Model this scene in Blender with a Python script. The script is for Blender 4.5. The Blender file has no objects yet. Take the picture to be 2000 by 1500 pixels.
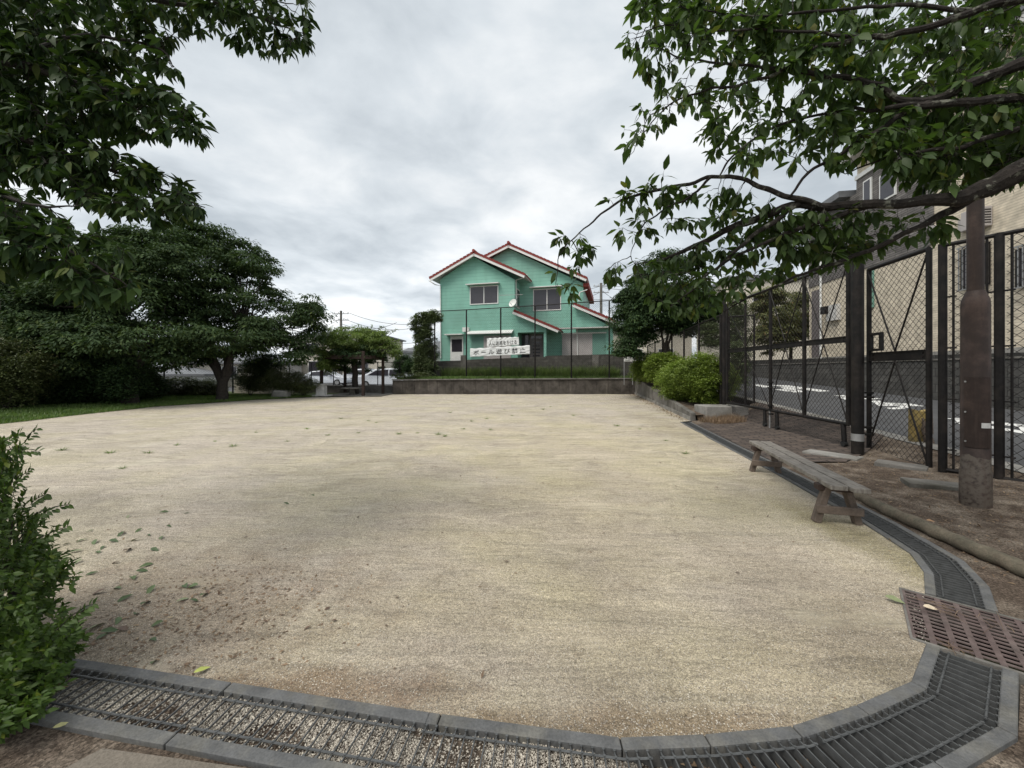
import bpy, math, random
import numpy as np
from mathutils import Vector, Matrix, noise
from mathutils.geometry import delaunay_2d_cdt
random.seed(7); RNG = np.random.default_rng(11)
S = bpy.context.scene; col = S.collection
R = math.radians

# ------------------------------------------------------------------ camera, sky, light
F = 751.0; HY = 722.0; CH = 1.5
cd = bpy.data.cameras.new('camera'); cam = bpy.data.objects.new('camera', cd); col.objects.link(cam)
cd.sensor_width = 36; cd.lens = F / 2000 * 36; cd.shift_y = -(750 - HY) / 2000
cd.clip_start = 0.05; cd.clip_end = 3000
cam.location = (0, 0, CH); cam.rotation_euler = (R(90), 0, 0); S.camera = cam

SUN_EL, SUN_AZ = 55, 226           # azimuth clockwise from +Y, degrees
w = bpy.data.worlds.new('World'); S.world = w; w.use_nodes = True
nt = w.node_tree; N = nt.nodes; L = nt.links; N.clear()
def nd(t, **k):
    n = N.new(t)
    for a, b in k.items(): setattr(n, a, b)
    return n
sky = nd('ShaderNodeTexSky', sky_type='NISHITA', sun_disc=False, sun_elevation=R(SUN_EL), sun_rotation=R(SUN_AZ))
tc = nd('ShaderNodeTexCoord'); sep = nd('ShaderNodeSeparateXYZ'); L.new(tc.outputs['Generated'], sep.inputs[0])
zc = nd('ShaderNodeMath', operation='MAXIMUM'); L.new(sep.outputs['Z'], zc.inputs[0]); zc.inputs[1].default_value = 0.0
za = nd('ShaderNodeMath', operation='ADD'); L.new(zc.outputs[0], za.inputs[0]); za.inputs[1].default_value = 0.16
comb = nd('ShaderNodeCombineXYZ')
for i, a in enumerate('XY'):
    d = nd('ShaderNodeMath', operation='DIVIDE'); L.new(sep.outputs[a], d.inputs[0]); L.new(za.outputs[0], d.inputs[1]); L.new(d.outputs[0], comb.inputs[i])
n1 = nd('ShaderNodeTexNoise'); n1.inputs['Scale'].default_value = 0.8; n1.inputs['Detail'].default_value = 7; n1.inputs['Roughness'].default_value = .5
n1.inputs['Distortion'].default_value = .25; L.new(comb.outputs[0], n1.inputs['Vector'])
n2 = nd('ShaderNodeTexNoise'); n2.inputs['Scale'].default_value = 2.6; n2.inputs['Detail'].default_value = 6; n2.inputs['Roughness'].default_value = .55
n2.inputs['Distortion'].default_value = .3; L.new(comb.outputs[0], n2.inputs['Vector'])
mx = nd('ShaderNodeMath', operation='MULTIPLY_ADD'); L.new(n2.outputs[0], mx.inputs[0]); mx.inputs[1].default_value = .42; L.new(n1.outputs[0], mx.inputs[2])
cr = nd('ShaderNodeValToRGB'); L.new(mx.outputs[0], cr.inputs[0])
e = cr.color_ramp.elements; e[0].position = .56; e[0].color = (.47, .52, .565, 1); e[1].position = .84; e[1].color = (.92, .94, .95, 1)
q = e.new(.69); q.color = (.66, .71, .75, 1)
hz = nd('ShaderNodeMapRange'); L.new(zc.outputs[0], hz.inputs[0]); hz.inputs[1].default_value = 0; hz.inputs[2].default_value = .40; hz.inputs[3].default_value = 1.22; hz.inputs[4].default_value = 1.0
vm = nd('ShaderNodeVectorMath', operation='SCALE'); L.new(cr.outputs[0], vm.inputs[0]); L.new(hz.outputs[0], vm.inputs['Scale'])
bgs = nd('ShaderNodeBackground'); L.new(sky.outputs[0], bgs.inputs[0]); bgs.inputs[1].default_value = .05
bgc = nd('ShaderNodeBackground'); L.new(vm.outputs[0], bgc.inputs[0]); bgc.inputs[1].default_value = 1.0
ms = nd('ShaderNodeMixShader'); ms.inputs[0].default_value = .93; L.new(bgs.outputs[0], ms.inputs[1]); L.new(bgc.outputs[0], ms.inputs[2])
wo = nd('ShaderNodeOutputWorld'); L.new(ms.outputs[0], wo.inputs[0])

ld = bpy.data.lights.new('sun', 'SUN'); ld.energy = 2.3; ld.angle = R(28); ld.color = (1, .95, .87)
lo = bpy.data.objects.new('sun', ld); col.objects.link(lo); lo.location = (0, 0, 30)
sd = Vector((math.sin(R(SUN_AZ)) * math.cos(R(SUN_EL)), math.cos(R(SUN_AZ)) * math.cos(R(SUN_EL)), math.sin(R(SUN_EL))))
lo.rotation_euler = sd.to_track_quat('Z', 'Y').to_euler()
S.view_settings.view_transform = 'Standard'; S.view_settings.look = 'None'; S.view_settings.gamma = 1; S.view_settings.exposure = 0.2
S.cycles.max_bounces = 8; S.cycles.transparent_max_bounces = 12

# ------------------------------------------------------------------ geometry helpers
def P(px, py, Y): return Vector(((px - 1000) / F * Y, Y, CH - (py - HY) / F * Y))
def G(px, py, z=0.0): return P(px, py, (CH - z) * F / (py - HY))
def onplane(px, py, p0, n):
    o = Vector((0, 0, CH)); d = Vector(((px - 1000) / F, 1, -(py - HY) / F)); n = Vector(n)
    return o + d * ((Vector(p0) - o).dot(n) / d.dot(n))

def tag(o, label=None, cat=None, group=None, kind=None):
    if label: o['label'] = label
    if cat: o['category'] = cat
    if group: o['group'] = group
    if kind: o['kind'] = kind
    return o
def thing(name, label, cat, loc=(0, 0, 0), rz=0, group=None):
    o = bpy.data.objects.new(name, None); col.objects.link(o); o.empty_display_size = .2
    o.location = loc; o.rotation_euler = (0, 0, rz); return tag(o, label, cat, group)
def rootof(o):
    while o.parent: o = o.parent
    return o
def link(name, me, mat, parent=None, local=False):
    o = bpy.data.objects.new(name, me); col.objects.link(o)
    if mat: me.materials.append(mat)
    if parent:
        o.parent = parent
        r = rootof(parent)
        if not local and r.type == 'EMPTY' and tuple(r.location) != (0, 0, 0):
            me.transform(Matrix.Translation(-r.location))
    return o
def rawmesh(name, v, f, smooth=False):
    me = bpy.data.meshes.new(name); me.from_pydata(v, [], f)
    if smooth: me.polygons.foreach_set('use_smooth', [True] * len(me.polygons))
    me.update(); return me
class MB:
    def __init__(s): s.v = []; s.f = []
    def add(s, v, f):
        k = len(s.v); s.v += [tuple(p) for p in v]; s.f += [tuple(i + k for i in q) for q in f]; return s
    def box(s, x0, x1, y0, y1, z0, z1):
        return s.add([(x0, y0, z0), (x1, y0, z0), (x1, y1, z0), (x0, y1, z0), (x0, y0, z1), (x1, y0, z1), (x1, y1, z1), (x0, y1, z1)],
                     [(0, 3, 2, 1), (4, 5, 6, 7), (0, 1, 5, 4), (1, 2, 6, 5), (2, 3, 7, 6), (3, 0, 4, 7)])
    def beam(s, a, b, wd, ht, up=(0, 0, 1)):
        a = Vector(a); b = Vector(b); d = (b - a).normalized(); u = Vector(up)
        if abs(d.dot(u)) > .98: u = Vector((0, 1, 0))
        x = d.cross(u).normalized(); y = x.cross(d).normalized(); x *= wd / 2; y *= ht / 2
        v = [a - x - y, a + x - y, a + x + y, a - x + y, b - x - y, b + x - y, b + x + y, b - x + y]
        return s.add(v, [(0, 1, 2, 3), (7, 6, 5, 4), (0, 4, 5, 1), (1, 5, 6, 2), (2, 6, 7, 3), (3, 7, 4, 0)])
    def tube(s, pts, rad, n=8, cap=True):
        pts = [Vector(p) for p in pts]; m = len(pts)
        if not hasattr(rad, '__len__'): rad = [rad] * m
        vs = []; px = None
        for i, p in enumerate(pts):
            d = (pts[min(i + 1, m - 1)] - pts[max(i - 1, 0)]).normalized()
            if px is None: px = d.cross(Vector((0, 0, 1)) if abs(d.z) < .9 else Vector((1, 0, 0))).normalized()
            x = (px - d * px.dot(d)).normalized(); y = d.cross(x); px = x
            for k in range(n):
                t = 2 * math.pi * k / n; vs.append(p + (x * math.cos(t) + y * math.sin(t)) * rad[i])
        fs = [(i * n + k, i * n + (k + 1) % n, (i + 1) * n + (k + 1) % n, (i + 1) * n + k) for i in range(m - 1) for k in range(n)]
        if cap: fs += [tuple(range(n))[::-1], tuple(range((m - 1) * n, m * n))]
        return s.add(vs, fs)
    def prism(s, poly, axis):      # poly: 3-D points of one face, axis: extrusion vector
        n = len(poly); ax = Vector(axis); p = [Vector(q) for q in poly]
        return s.add(p + [q + ax for q in p], [tuple(range(n))[::-1], tuple(range(n, 2 * n))] + [(i, (i + 1) % n, n + (i + 1) % n, n + i) for i in range(n)])
    def lathe(s, c, prof, n=16):   # prof: (r,z)
        c = Vector(c); vs = []
        for r, z in prof:
            for k in range(n): vs.append(c + Vector((r * math.cos(2 * math.pi * k / n), r * math.sin(2 * math.pi * k / n), z)))
        m = len(prof)
        fs = [(i * n + k, i * n + (k + 1) % n, (i + 1) * n + (k + 1) % n, (i + 1) * n + k) for i in range(m - 1) for k in range(n)]
        fs += [tuple(range(n))[::-1], tuple(range((m - 1) * n, m * n))]
        return s.add(vs, fs)
    def build(s, name, mat, parent=None, smooth=False, local=False):
        o = link(name, rawmesh(name, s.v, s.f, smooth), mat, parent, local)
        if smooth:
            try: o.data.set_sharp_from_angle(angle=R(40))
            except Exception: pass
        return o
def bevel(o, wd=.01, seg=2):
    m = o.modifiers.new('bevel', 'BEVEL'); m.width = wd; m.segments = seg; m.limit_method = 'ANGLE'; return o

# ------------------------------------------------------------------ materials
def mat(name, base, rough=.8, var=.25, scale=6, bump=.3, bscale=60, col2=None, c2scale=1.2, c2lo=.45, c2hi=.65, metal=0, spec=.3, bdist=.01, fine=None):
    m = bpy.data.materials.new(name); m.use_nodes = True; t = m.node_tree; n = t.nodes; l = t.links; b = n['Principled BSDF']
    b.inputs['Roughness'].default_value = rough; b.inputs['Metallic'].default_value = metal; b.inputs['Specular IOR Level'].default_value = spec
    g = n.new('ShaderNodeNewGeometry'); src = g.outputs['Position']
    nz = n.new('ShaderNodeTexNoise'); nz.inputs['Scale'].default_value = scale; nz.inputs['Detail'].default_value = 6; nz.inputs['Roughness'].default_value = .6; l.new(src, nz.inputs['Vector'])
    mr = n.new('ShaderNodeMapRange'); l.new(nz.outputs[0], mr.inputs[0]); mr.inputs[1].default_value = .3; mr.inputs[2].default_value = .7; mr.inputs[3].default_value = 1 - var; mr.inputs[4].default_value = 1 + var
    out = None
    c = n.new('ShaderNodeRGB'); c.outputs[0].default_value = (*base, 1); out = c.outputs[0]
    if col2:
        z2 = n.new('ShaderNodeTexNoise'); z2.inputs['Scale'].default_value = c2scale; z2.inputs['Detail'].default_value = 8; z2.inputs['Roughness'].default_value = .62; l.new(src, z2.inputs['Vector'])
        r2 = n.new('ShaderNodeMapRange'); l.new(z2.outputs[0], r2.inputs[0]); r2.inputs[1].default_value = c2lo; r2.inputs[2].default_value = c2hi
        mm = n.new('ShaderNodeMix'); mm.data_type = 'RGBA'; l.new(r2.outputs[0], mm.inputs[0]); l.new(out, mm.inputs[6]); mm.inputs[7].default_value = (*col2, 1); out = mm.outputs[2]
    vs = n.new('ShaderNodeVectorMath'); vs.operation = 'SCALE'; l.new(out, vs.inputs[0]); l.new(mr.outputs[0], vs.inputs['Scale']); out = vs.outputs[0]
    b2 = n.new('ShaderNodeTexNoise'); b2.inputs['Scale'].default_value = bscale; b2.inputs['Detail'].default_value = 5; b2.inputs['Roughness'].default_value = .7; l.new(src, b2.inputs['Vector'])
    if fine:
        f3 = n.new('ShaderNodeMapRange'); l.new(b2.outputs[0], f3.inputs[0]); f3.inputs[1].default_value = .3; f3.inputs[2].default_value = .7; f3.inputs[3].default_value = 1 - fine; f3.inputs[4].default_value = 1 + fine
        v3 = n.new('ShaderNodeVectorMath'); v3.operation = 'SCALE'; l.new(out, v3.inputs[0]); l.new(f3.outputs[0], v3.inputs['Scale']); out = v3.outputs[0]
    l.new(out, b.inputs['Base Color'])
    bu = n.new('ShaderNodeBump'); bu.inputs['Strength'].default_value = bump; bu.inputs['Distance'].default_value = bdist; l.new(b2.outputs[0], bu.inputs['Height']); l.new(bu.outputs[0], b.inputs['Normal'])
    m['_'] = 1
    return m
def nodes_of(m): return m.node_tree.nodes, m.node_tree.links, m.node_tree.nodes['Principled BSDF']
def basecol(m):    # socket feeding base colour
    n, l, b = nodes_of(m); return b.inputs['Base Color'].links[0].from_socket
def mixin(m, fac, colr=None, mul=None):
    n, l, b = nodes_of(m); s = basecol(m); mm = n.new('ShaderNodeMix'); mm.data_type = 'RGBA'
    l.new(fac, mm.inputs[0]); l.new(s, mm.inputs[6])
    if mul is not None: mm.blend_type = 'MULTIPLY'; mm.inputs[7].default_value = (*mul, 1)
    else: mm.inputs[7].default_value = (*colr, 1)
    l.new(mm.outputs[2], b.inputs['Base Color'])
def mnode(m, op, a, bb, clamp=False):
    n, l, _ = nodes_of(m); k = n.new('ShaderNodeMath'); k.operation = op; k.use_clamp = clamp
    for i, v in enumerate((a, bb)):
        if v is None: continue
        if isinstance(v, (int, float)): k.inputs[i].default_value = v
        else: l.new(v, k.inputs[i])
    return k.outputs[0]
def posz(m, which='Position', comp='Z', objspace=False):
    n, l, _ = nodes_of(m)
    if objspace: src = n.new('ShaderNodeTexCoord').outputs['Object']
    else: src = n.new('ShaderNodeNewGeometry').outputs[which]
    s = n.new('ShaderNodeSeparateXYZ'); l.new(src, s.inputs[0]); return s.outputs[comp]
def leafmat(name, c1, c2, c3=None, trans=.3, rough=.45, spec=.4, tcol=None):
    m = bpy.data.materials.new(name); m.use_nodes = True; t = m.node_tree; n = t.nodes; l = t.links; b = n['Principled BSDF']; o = n['Material Output']
    g = n.new('ShaderNodeNewGeometry'); r = n.new('ShaderNodeValToRGB'); l.new(g.outputs['Random Per Island'], r.inputs[0])
    e = r.color_ramp.elements; e[0].color = (*c1, 1); e[1].color = (*c2, 1); e[1].position = .94
    if c3: k = e.new(.994); k.color = (*c3, 1)
    nz = n.new('ShaderNodeTexNoise'); nz.inputs['Scale'].default_value = 1.3; nz.inputs['Detail'].default_value = 3; l.new(g.outputs['Position'], nz.inputs['Vector'])
    mr = n.new('ShaderNodeMapRange'); l.new(nz.outputs[0], mr.inputs[0]); mr.inputs[1].default_value = .35; mr.inputs[2].default_value = .65; mr.inputs[3].default_value = .78; mr.inputs[4].default_value = 1.25
    v = n.new('ShaderNodeVectorMath'); v.operation = 'SCALE'; l.new(r.outputs[0], v.inputs[0]); l.new(mr.outputs[0], v.inputs['Scale'])
    l.new(v.outputs[0], b.inputs['Base Color']); b.inputs['Roughness'].default_value = rough; b.inputs['Specular IOR Level'].default_value = spec
    tr = n.new('ShaderNodeBsdfTranslucent'); v2 = n.new('ShaderNodeVectorMath'); v2.operation = 'MULTIPLY'; l.new(v.outputs[0], v2.inputs[0]); v2.inputs[1].default_value = tcol or (1.3, 1.5, .6)
    l.new(v2.outputs[0], tr.inputs[0]); mxx = n.new('ShaderNodeMixShader'); mxx.inputs[0].default_value = trans
    l.new(b.outputs[0], mxx.inputs[1]); l.new(tr.outputs[0], mxx.inputs[2]); l.new(mxx.outputs[0], o.inputs[0])
    return m

M = {}
# sand of the playing field
s_ = mat('sand', (.51, .45, .375), rough=.95, var=.10, scale=1.3, bump=.9, bscale=170, col2=(.51, .455, .34), c2scale=.55, c2lo=.42, c2hi=.62, spec=.15, bdist=.006, fine=.5)
n, l, b = nodes_of(s_)
def noisefac(m, scale, lo_, hi_, detail=6, stretch=None):
    n, l, b = nodes_of(m); g = n.new('ShaderNodeNewGeometry'); src = g.outputs['Position']
    if stretch:
        k = n.new('ShaderNodeVectorMath'); k.operation = 'MULTIPLY'; l.new(src, k.inputs[0]); k.inputs[1].default_value = stretch; src = k.outputs[0]
    z = n.new('ShaderNodeTexNoise'); z.inputs['Scale'].default_value = scale; z.inputs['Detail'].default_value = detail; z.inputs['Roughness'].default_value = .6; l.new(src, z.inputs['Vector'])
    r = n.new('ShaderNodeMapRange'); l.new(z.outputs[0], r.inputs[0]); r.inputs[1].default_value = lo_; r.inputs[2].default_value = hi_; return r.outputs[0]
def cells(m, scale, lo_, hi_):
    n, l, b = nodes_of(m); g = n.new('ShaderNodeNewGeometry'); z = n.new('ShaderNodeTexVoronoi'); z.inputs['Scale'].default_value = scale; l.new(g.outputs['Position'], z.inputs['Vector'])
    sp = n.new('ShaderNodeSeparateColor'); l.new(z.outputs['Color'], sp.inputs[0]); mr = n.new('ShaderNodeMapRange'); l.new(sp.outputs[0], mr.inputs[0]); mr.inputs[3].default_value = lo_; mr.inputs[4].default_value = hi_
    s = basecol(m); v = n.new('ShaderNodeVectorMath'); v.operation = 'SCALE'; l.new(s, v.inputs[0]); l.new(mr.outputs[0], v.inputs['Scale']); l.new(v.outputs[0], b.inputs['Base Color'])
def rip(m, scale, stretch, dist, strength=.5):
    n, l, b = nodes_of(m); f = noisefac(m, scale, .2, .8, 4, stretch); bu = n.new('ShaderNodeBump'); bu.inputs['Strength'].default_value = strength; bu.inputs['Distance'].default_value = dist; l.new(f, bu.inputs['Height'])
    l.new(b.inputs['Normal'].links[0].from_socket, bu.inputs['Normal']); l.new(bu.outputs[0], b.inputs['Normal'])
cells(s_, 230, .60, 1.34); cells(s_, 100, .80, 1.18)
rip(s_, 1.2, (.6, 2.2, 1), .16)
def terr(m, scale, stretch, k, lo_, hi_, dist=.6):
    n, l, b = nodes_of(m); g = n.new('ShaderNodeNewGeometry'); kk = n.new('ShaderNodeVectorMath'); kk.operation = 'MULTIPLY'; l.new(g.outputs['Position'], kk.inputs[0]); kk.inputs[1].default_value = stretch
    z = n.new('ShaderNodeTexNoise'); z.inputs['Scale'].default_value = scale; z.inputs['Detail'].default_value = 2.5; z.inputs['Distortion'].default_value = dist; l.new(kk.outputs[0], z.inputs['Vector'])
    fr = mnode(m, 'FRACT', mnode(m, 'MULTIPLY', z.outputs[0], k), None); cv = n.new('ShaderNodeValToRGB'); l.new(fr, cv.inputs[0]); e = cv.color_ramp.elements
    e[0].position = 0; e[0].color = (lo_, lo_, lo_, 1); e[1].position = .78; e[1].color = (1, 1, 1, 1); q1 = e.new(.90); q1.color = (hi_, hi_, hi_, 1); q2 = e.new(1.0); q2.color = (lo_, lo_, lo_, 1)
    s = basecol(m); v = n.new('ShaderNodeVectorMath'); v.operation = 'MULTIPLY'; l.new(s, v.inputs[0]); l.new(cv.outputs[0], v.inputs[1])
    mm = n.new('ShaderNodeMix'); mm.data_type = 'RGBA'; l.new(noisefac(m, .45, .42, .56), mm.inputs[0]); l.new(s, mm.inputs[6]); l.new(v.outputs[0], mm.inputs[7]); l.new(mm.outputs[2], b.inputs['Base Color'])
terr(s_, .8, (.55, 1.5, 1), 9, .84, 1.09)  # ripple shading painted into the colour, with paler finer sand on crests
mixin(s_, mnode(s_, 'MULTIPLY', noisefac(s_, .9, .60, .66, 3, stretch=(.8, 1.5, 1)), .5), colr=(.60, .545, .44)); rip(s_, 4.5, (.7, 1.8, 1), .02)
mixin(s_, mnode(s_, 'MULTIPLY', noisefac(s_, 1.0, .50, .62, stretch=(.7, 1.6, 1)), .4), mul=(.74, .73, .72))
mixin(s_, mnode(s_, 'MULTIPLY', noisefac(s_, 7, .56, .70), .5), mul=(.60, .57, .54))
mixin(s_, mnode(s_, 'MULTIPLY', noisefac(s_, 260, .60, .68, 2), .75), mul=(.38, .36, .34))
# brown soil patch at the near left, damp moss along the near right kerb
def blob(m, cx, cy, rx, ry, soft=.5, ns=3.5, na=1.0):
    n, l, b = nodes_of(m); g = n.new('ShaderNodeNewGeometry')
    k = n.new('ShaderNodeVectorMath'); k.operation = 'SUBTRACT'; l.new(g.outputs['Position'], k.inputs[0]); k.inputs[1].default_value = (cx, cy, 0)
    d = n.new('ShaderNodeVectorMath'); d.operation = 'MULTIPLY'; l.new(k.outputs[0], d.inputs[0]); d.inputs[1].default_value = (1 / rx, 1 / ry, 0)
    ln = n.new('ShaderNodeVectorMath'); ln.operation = 'LENGTH'; l.new(d.outputs[0], ln.inputs[0])
    nn = noisefac(m, ns, .3, .7); a = mnode(m, 'MULTIPLY_ADD', nn, na); a.node.inputs[2].default_value = -na / 2
    s = mnode(m, 'ADD', ln.outputs['Value'], a)
    r = n.new('ShaderNodeMapRange'); l.new(s, r.inputs[0]); r.inputs[1].default_value = 1 + soft / 2; r.inputs[2].default_value = 1 - soft / 2; return r.outputs[0]
mixin(s_, mnode(s_, 'MULTIPLY', blob(s_, .2, 1.0, 5.5, 3.2, 1.3, 1.2, .9), .9), mul=(.80, .785, .77))  # darker near sand: coarse gravel, plus lens vignetting painted into the colour
mixin(s_, mnode(s_, 'MULTIPLY', blob(s_, 1.2, 6.5, 2.8, 4.5, 1.3, .9, 1.2), .8), mul=(1.04, 1.02, .92))
mixin(s_, mnode(s_, 'MULTIPLY', blob(s_, -2.2, 2.45, 1.1, .7, .9, 3.5, 1.3), .6), mul=(.62, .57, .53))
mixin(s_, mnode(s_, 'MULTIPLY', blob(s_, -1.0, 1.80, .75, .13, .8), .75), mul=(.52, .43, .38))
mixin(s_, mnode(s_, 'MULTIPLY', blob(s_, .5, 1.60, 1.0, .10, .9), .7), mul=(.55, .47, .40))
mixin(s_, mnode(s_, 'MULTIPLY', blob(s_, 2.0, 2.15, .5, .34, 1.0), .35), mul=(.62, .60, .50))
mixin(s_, mnode(s_, 'MULTIPLY', blob(s_, 3.10, 3.2, .22, 1.1, 1.2), .7), mul=(.66, .66, .52))
mixin(s_, mnode(s_, 'MULTIPLY', blob(s_, 4.2, 9.5, .5, 3.5, 1.0), .5), mul=(.68, .66, .6))
M['sand'] = s_
M['soil'] = mat('soil', (.115, .088, .068), rough=.95, var=.3, scale=5, bump=1, bscale=70, col2=(.20, .165, .13), c2scale=2.5, bdist=.015, fine=.5, spec=.1)
cells(M['soil'], 120, .55, 1.5)
M['ground'] = mat('ground_mat', (.12, .13, .08), rough=.95, var=.3, scale=.4, bump=.5, bscale=5, spec=.1)
M['grass_base'] = mat('turf_mat', (.075, .11, .035), rough=.9, var=.4, scale=3, bump=1, bscale=50, col2=(.13, .12, .07), c2scale=1.5, bdist=.02, fine=.5, spec=.1)
M['concrete'] = mat('concrete', (.27, .26, .24), rough=.85, var=.25, scale=3, bump=.3, bscale=60, col2=(.16, .15, .13), c2scale=1.3, fine=.15)
M['concrete_dark'] = mat('concrete_dark', (.17, .16, .145), rough=.9, var=.35, scale=3, bump=.4, bscale=50, col2=(.09, .085, .07), c2scale=1.1, fine=.2)
M['slab'] = mat('paving_concrete', (.185, .16, .13), rough=.9, var=.2, scale=3, bump=.6, bscale=120, fine=.35, bdist=.006)
M['kerb'] = mat('kerb_steel', (.115, .116, .116), rough=.8, var=.25, scale=9, bump=.15, bscale=90, col2=(.15, .145, .13), c2scale=5, fine=.25, spec=.25)
M['grate'] = mat('grate_steel', (.105, .108, .108), rough=.5, var=.3, scale=20, bump=.15, bscale=90, metal=.35, spec=.5)
M['trough'] = mat('trough_mat', (.045, .043, .04), rough=.9, var=.4, scale=8, bump=.6, bscale=60)
M['iron'] = mat('cast_iron', (.12, .088, .082), rough=.75, var=.3, scale=10, bump=.3, bscale=150, col2=(.14, .11, .10), c2scale=9, metal=0, spec=.25)
M['pebble'] = leafmat('pebble_mat', (.22, .19, .16), (.66, .61, .52), (.10, .085, .075), trans=0, rough=.8, spec=.2)
M['asphalt'] = mat('asphalt', (.082, .083, .086), rough=.85, var=.2, scale=2, bump=.5, bscale=140, fine=.35, bdist=.006)
M['paint'] = mat('road_paint', (.72, .72, .70), rough=.7, var=.12, scale=8, bump=.2, bscale=80, col2=(.35, .35, .34), c2scale=14, c2lo=.58, c2hi=.7)
M['black'] = mat('black_coated_steel', (.010, .009, .009), rough=.5, var=.4, scale=12, bump=.1, bscale=50, spec=.2, col2=(.022, .018, .016), c2scale=5)
M['wire'] = mat('coated_wire', (.018, .015, .014), rough=.6, var=.3, scale=12, bump=0, spec=.2)
M['brownpole'] = mat('brown_painted_steel', (.034, .022, .018), rough=.55, var=.25, scale=4, bump=.12, bscale=90, col2=(.062, .041, .034), c2scale=4, fine=.12, spec=.3)
_z = posz(M['brownpole']); _f = mnode(M['brownpole'], 'LESS_THAN', mnode(M['brownpole'], 'ADD', _z, mnode(M['brownpole'], 'MULTIPLY', noisefac(M['brownpole'], 6, .3, .7), .12)), .62)
mixin(M['brownpole'], mnode(M['brownpole'], 'MULTIPLY', _f, noisefac(M['brownpole'], 25, .35, .55)), colr=(.095, .078, .062))
mixin(M['brownpole'], mnode(M['brownpole'], 'MULTIPLY', noisefac(M['brownpole'], 1.6, .55, .68, stretch=(8, 8, .5)), .5), colr=(.075, .05, .04))
M['galv'] = mat('galvanised_metal', (.35, .35, .35), rough=.45, var=.15, metal=.6)
M['wood'] = mat('weathered_wood', (.135, .105, .085), rough=.85, var=.3, scale=8, bump=.6, bscale=40, fine=.2)
M['brownwood'] = mat('brown_wood', (.045, .030, .025), rough=.8, var=.3, scale=5, bump=.4, bscale=50)
M['white'] = mat('white_paint', (.72, .72, .70), rough=.55, var=.06, scale=3, bump=.05)
M['dirtywhite'] = mat('weathered_white', (.55, .54, .52), rough=.7, var=.15, scale=5, bump=.1)
M['cream'] = mat('cream_stucco', (.62, .57, .48), rough=.85, var=.06, scale=1, bump=.3, bscale=40)
M['glass'] = mat('dark_glass', (.035, .032, .04), rough=.08, var=.2, scale=2, bump=0, spec=.6)
M['redtile'] = mat('red_tile', (.235, .045, .038), rough=.7, var=.25, scale=4, bump=.2, bscale=30)
M['greytile'] = mat('grey_roof_tile', (.16, .165, .175), rough=.6, var=.25, scale=3, bump=.2, bscale=20)
M['shutter'] = mat('shutter_metal', (.40, .37, .36), rough=.6, var=.08, scale=2, bump=.05)
M['door'] = mat('bronze_door', (.15, .13, .13), rough=.5, var=.1)
M['greenpaint'] = mat('green_panel', (.15, .29, .24), rough=.7, var=.1, scale=1)
M['carpaint'] = mat('white_car_paint', (.62, .65, .70), rough=.25, var=.03, bump=0, spec=.6)
M['tyre'] = mat('tyre', (.02, .02, .02), rough=.8, bump=.1)
M['yellow'] = mat('yellow_paint', (.32, .235, .085), rough=.7, var=.25, scale=9, bump=.2, col2=(.20, .16, .08), c2scale=5)
M['cloth'] = mat('banner_vinyl', (.70, .71, .71), rough=.5, var=.05, scale=3, bump=.1)
M['ink'] = mat('banner_ink', (.03, .03, .032), rough=.6, var=.1, bump=0)
M['bark'] = mat('bark', (.075, .062, .052), rough=.95, var=.45, scale=14, bump=1, bscale=45, bdist=.012, fine=.3)
M['lichenbark'] = mat('lichen_bark', (.030, .025, .022), rough=.95, var=.4, scale=22, bump=1, bscale=60, col2=(.16, .16, .13), c2scale=14, c2lo=.56, c2hi=.63, bdist=.01, fine=.3)
M['dark_bark'] = mat('dark_bark', (.04, .034, .03), rough=.95, var=.4, scale=14, bump=1, bscale=45)
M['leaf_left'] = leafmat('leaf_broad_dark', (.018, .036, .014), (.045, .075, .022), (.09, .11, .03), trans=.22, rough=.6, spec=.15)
M['leaf_cherry'] = leafmat('leaf_cherry_near', (.040, .070, .024), (.080, .125, .038), (.12, .12, .03), trans=.38, rough=.5, spec=.25)
M['leaf_tree'] = leafmat('leaf_cherry_far', (.030, .054, .024), (.060, .092, .034), (.10, .13, .04), trans=.2, rough=.7, spec=.15)
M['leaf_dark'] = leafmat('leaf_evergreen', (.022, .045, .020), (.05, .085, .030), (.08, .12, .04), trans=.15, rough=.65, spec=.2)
M['leaf_hedge'] = leafmat('leaf_hedge', (.10, .15, .026), (.21, .27, .055), (.30, .36, .09), trans=.25, rough=.45)
M['leaf_box'] = leafmat('leaf_boxwood', (.028, .055, .011), (.066, .112, .020), (.14, .17, .03), trans=.25, rough=.5, spec=.22)
M['leaf_wist'] = leafmat('leaf_wisteria', (.09, .14, .035), (.19, .25, .07), (.26, .30, .10), trans=.3, rough=.6)
M['leaf_ivy'] = leafmat('leaf_ivy', (.075, .105, .045), (.16, .20, .10), (.22, .22, .13), trans=.15)
M['leaf_olive'] = leafmat('leaf_olive', (.06, .08, .03), (.11, .13, .05), (.16, .13, .07), trans=.15)
M['leaf_autumn'] = leafmat('leaf_rusty', (.09, .11, .04), (.15, .15, .05), (.22, .12, .06), trans=.2)
M['blade'] = leafmat('grass_blade', (.06, .11, .025), (.13, .20, .05), (.22, .22, .1), trans=.25)
M['weed'] = leafmat('weed_blade', (.08, .13, .035), (.17, .23, .07), (.28, .25, .13), trans=.25)
M['fallen'] = leafmat('fallen_green', (.05, .08, .035), (.11, .15, .06), (.17, .12, .07), trans=.1, rough=.5)
M['dry'] = leafmat('dry_leaf', (.12, .075, .05), (.27, .19, .12), (.38, .30, .2), trans=.1, rough=.7)

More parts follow.
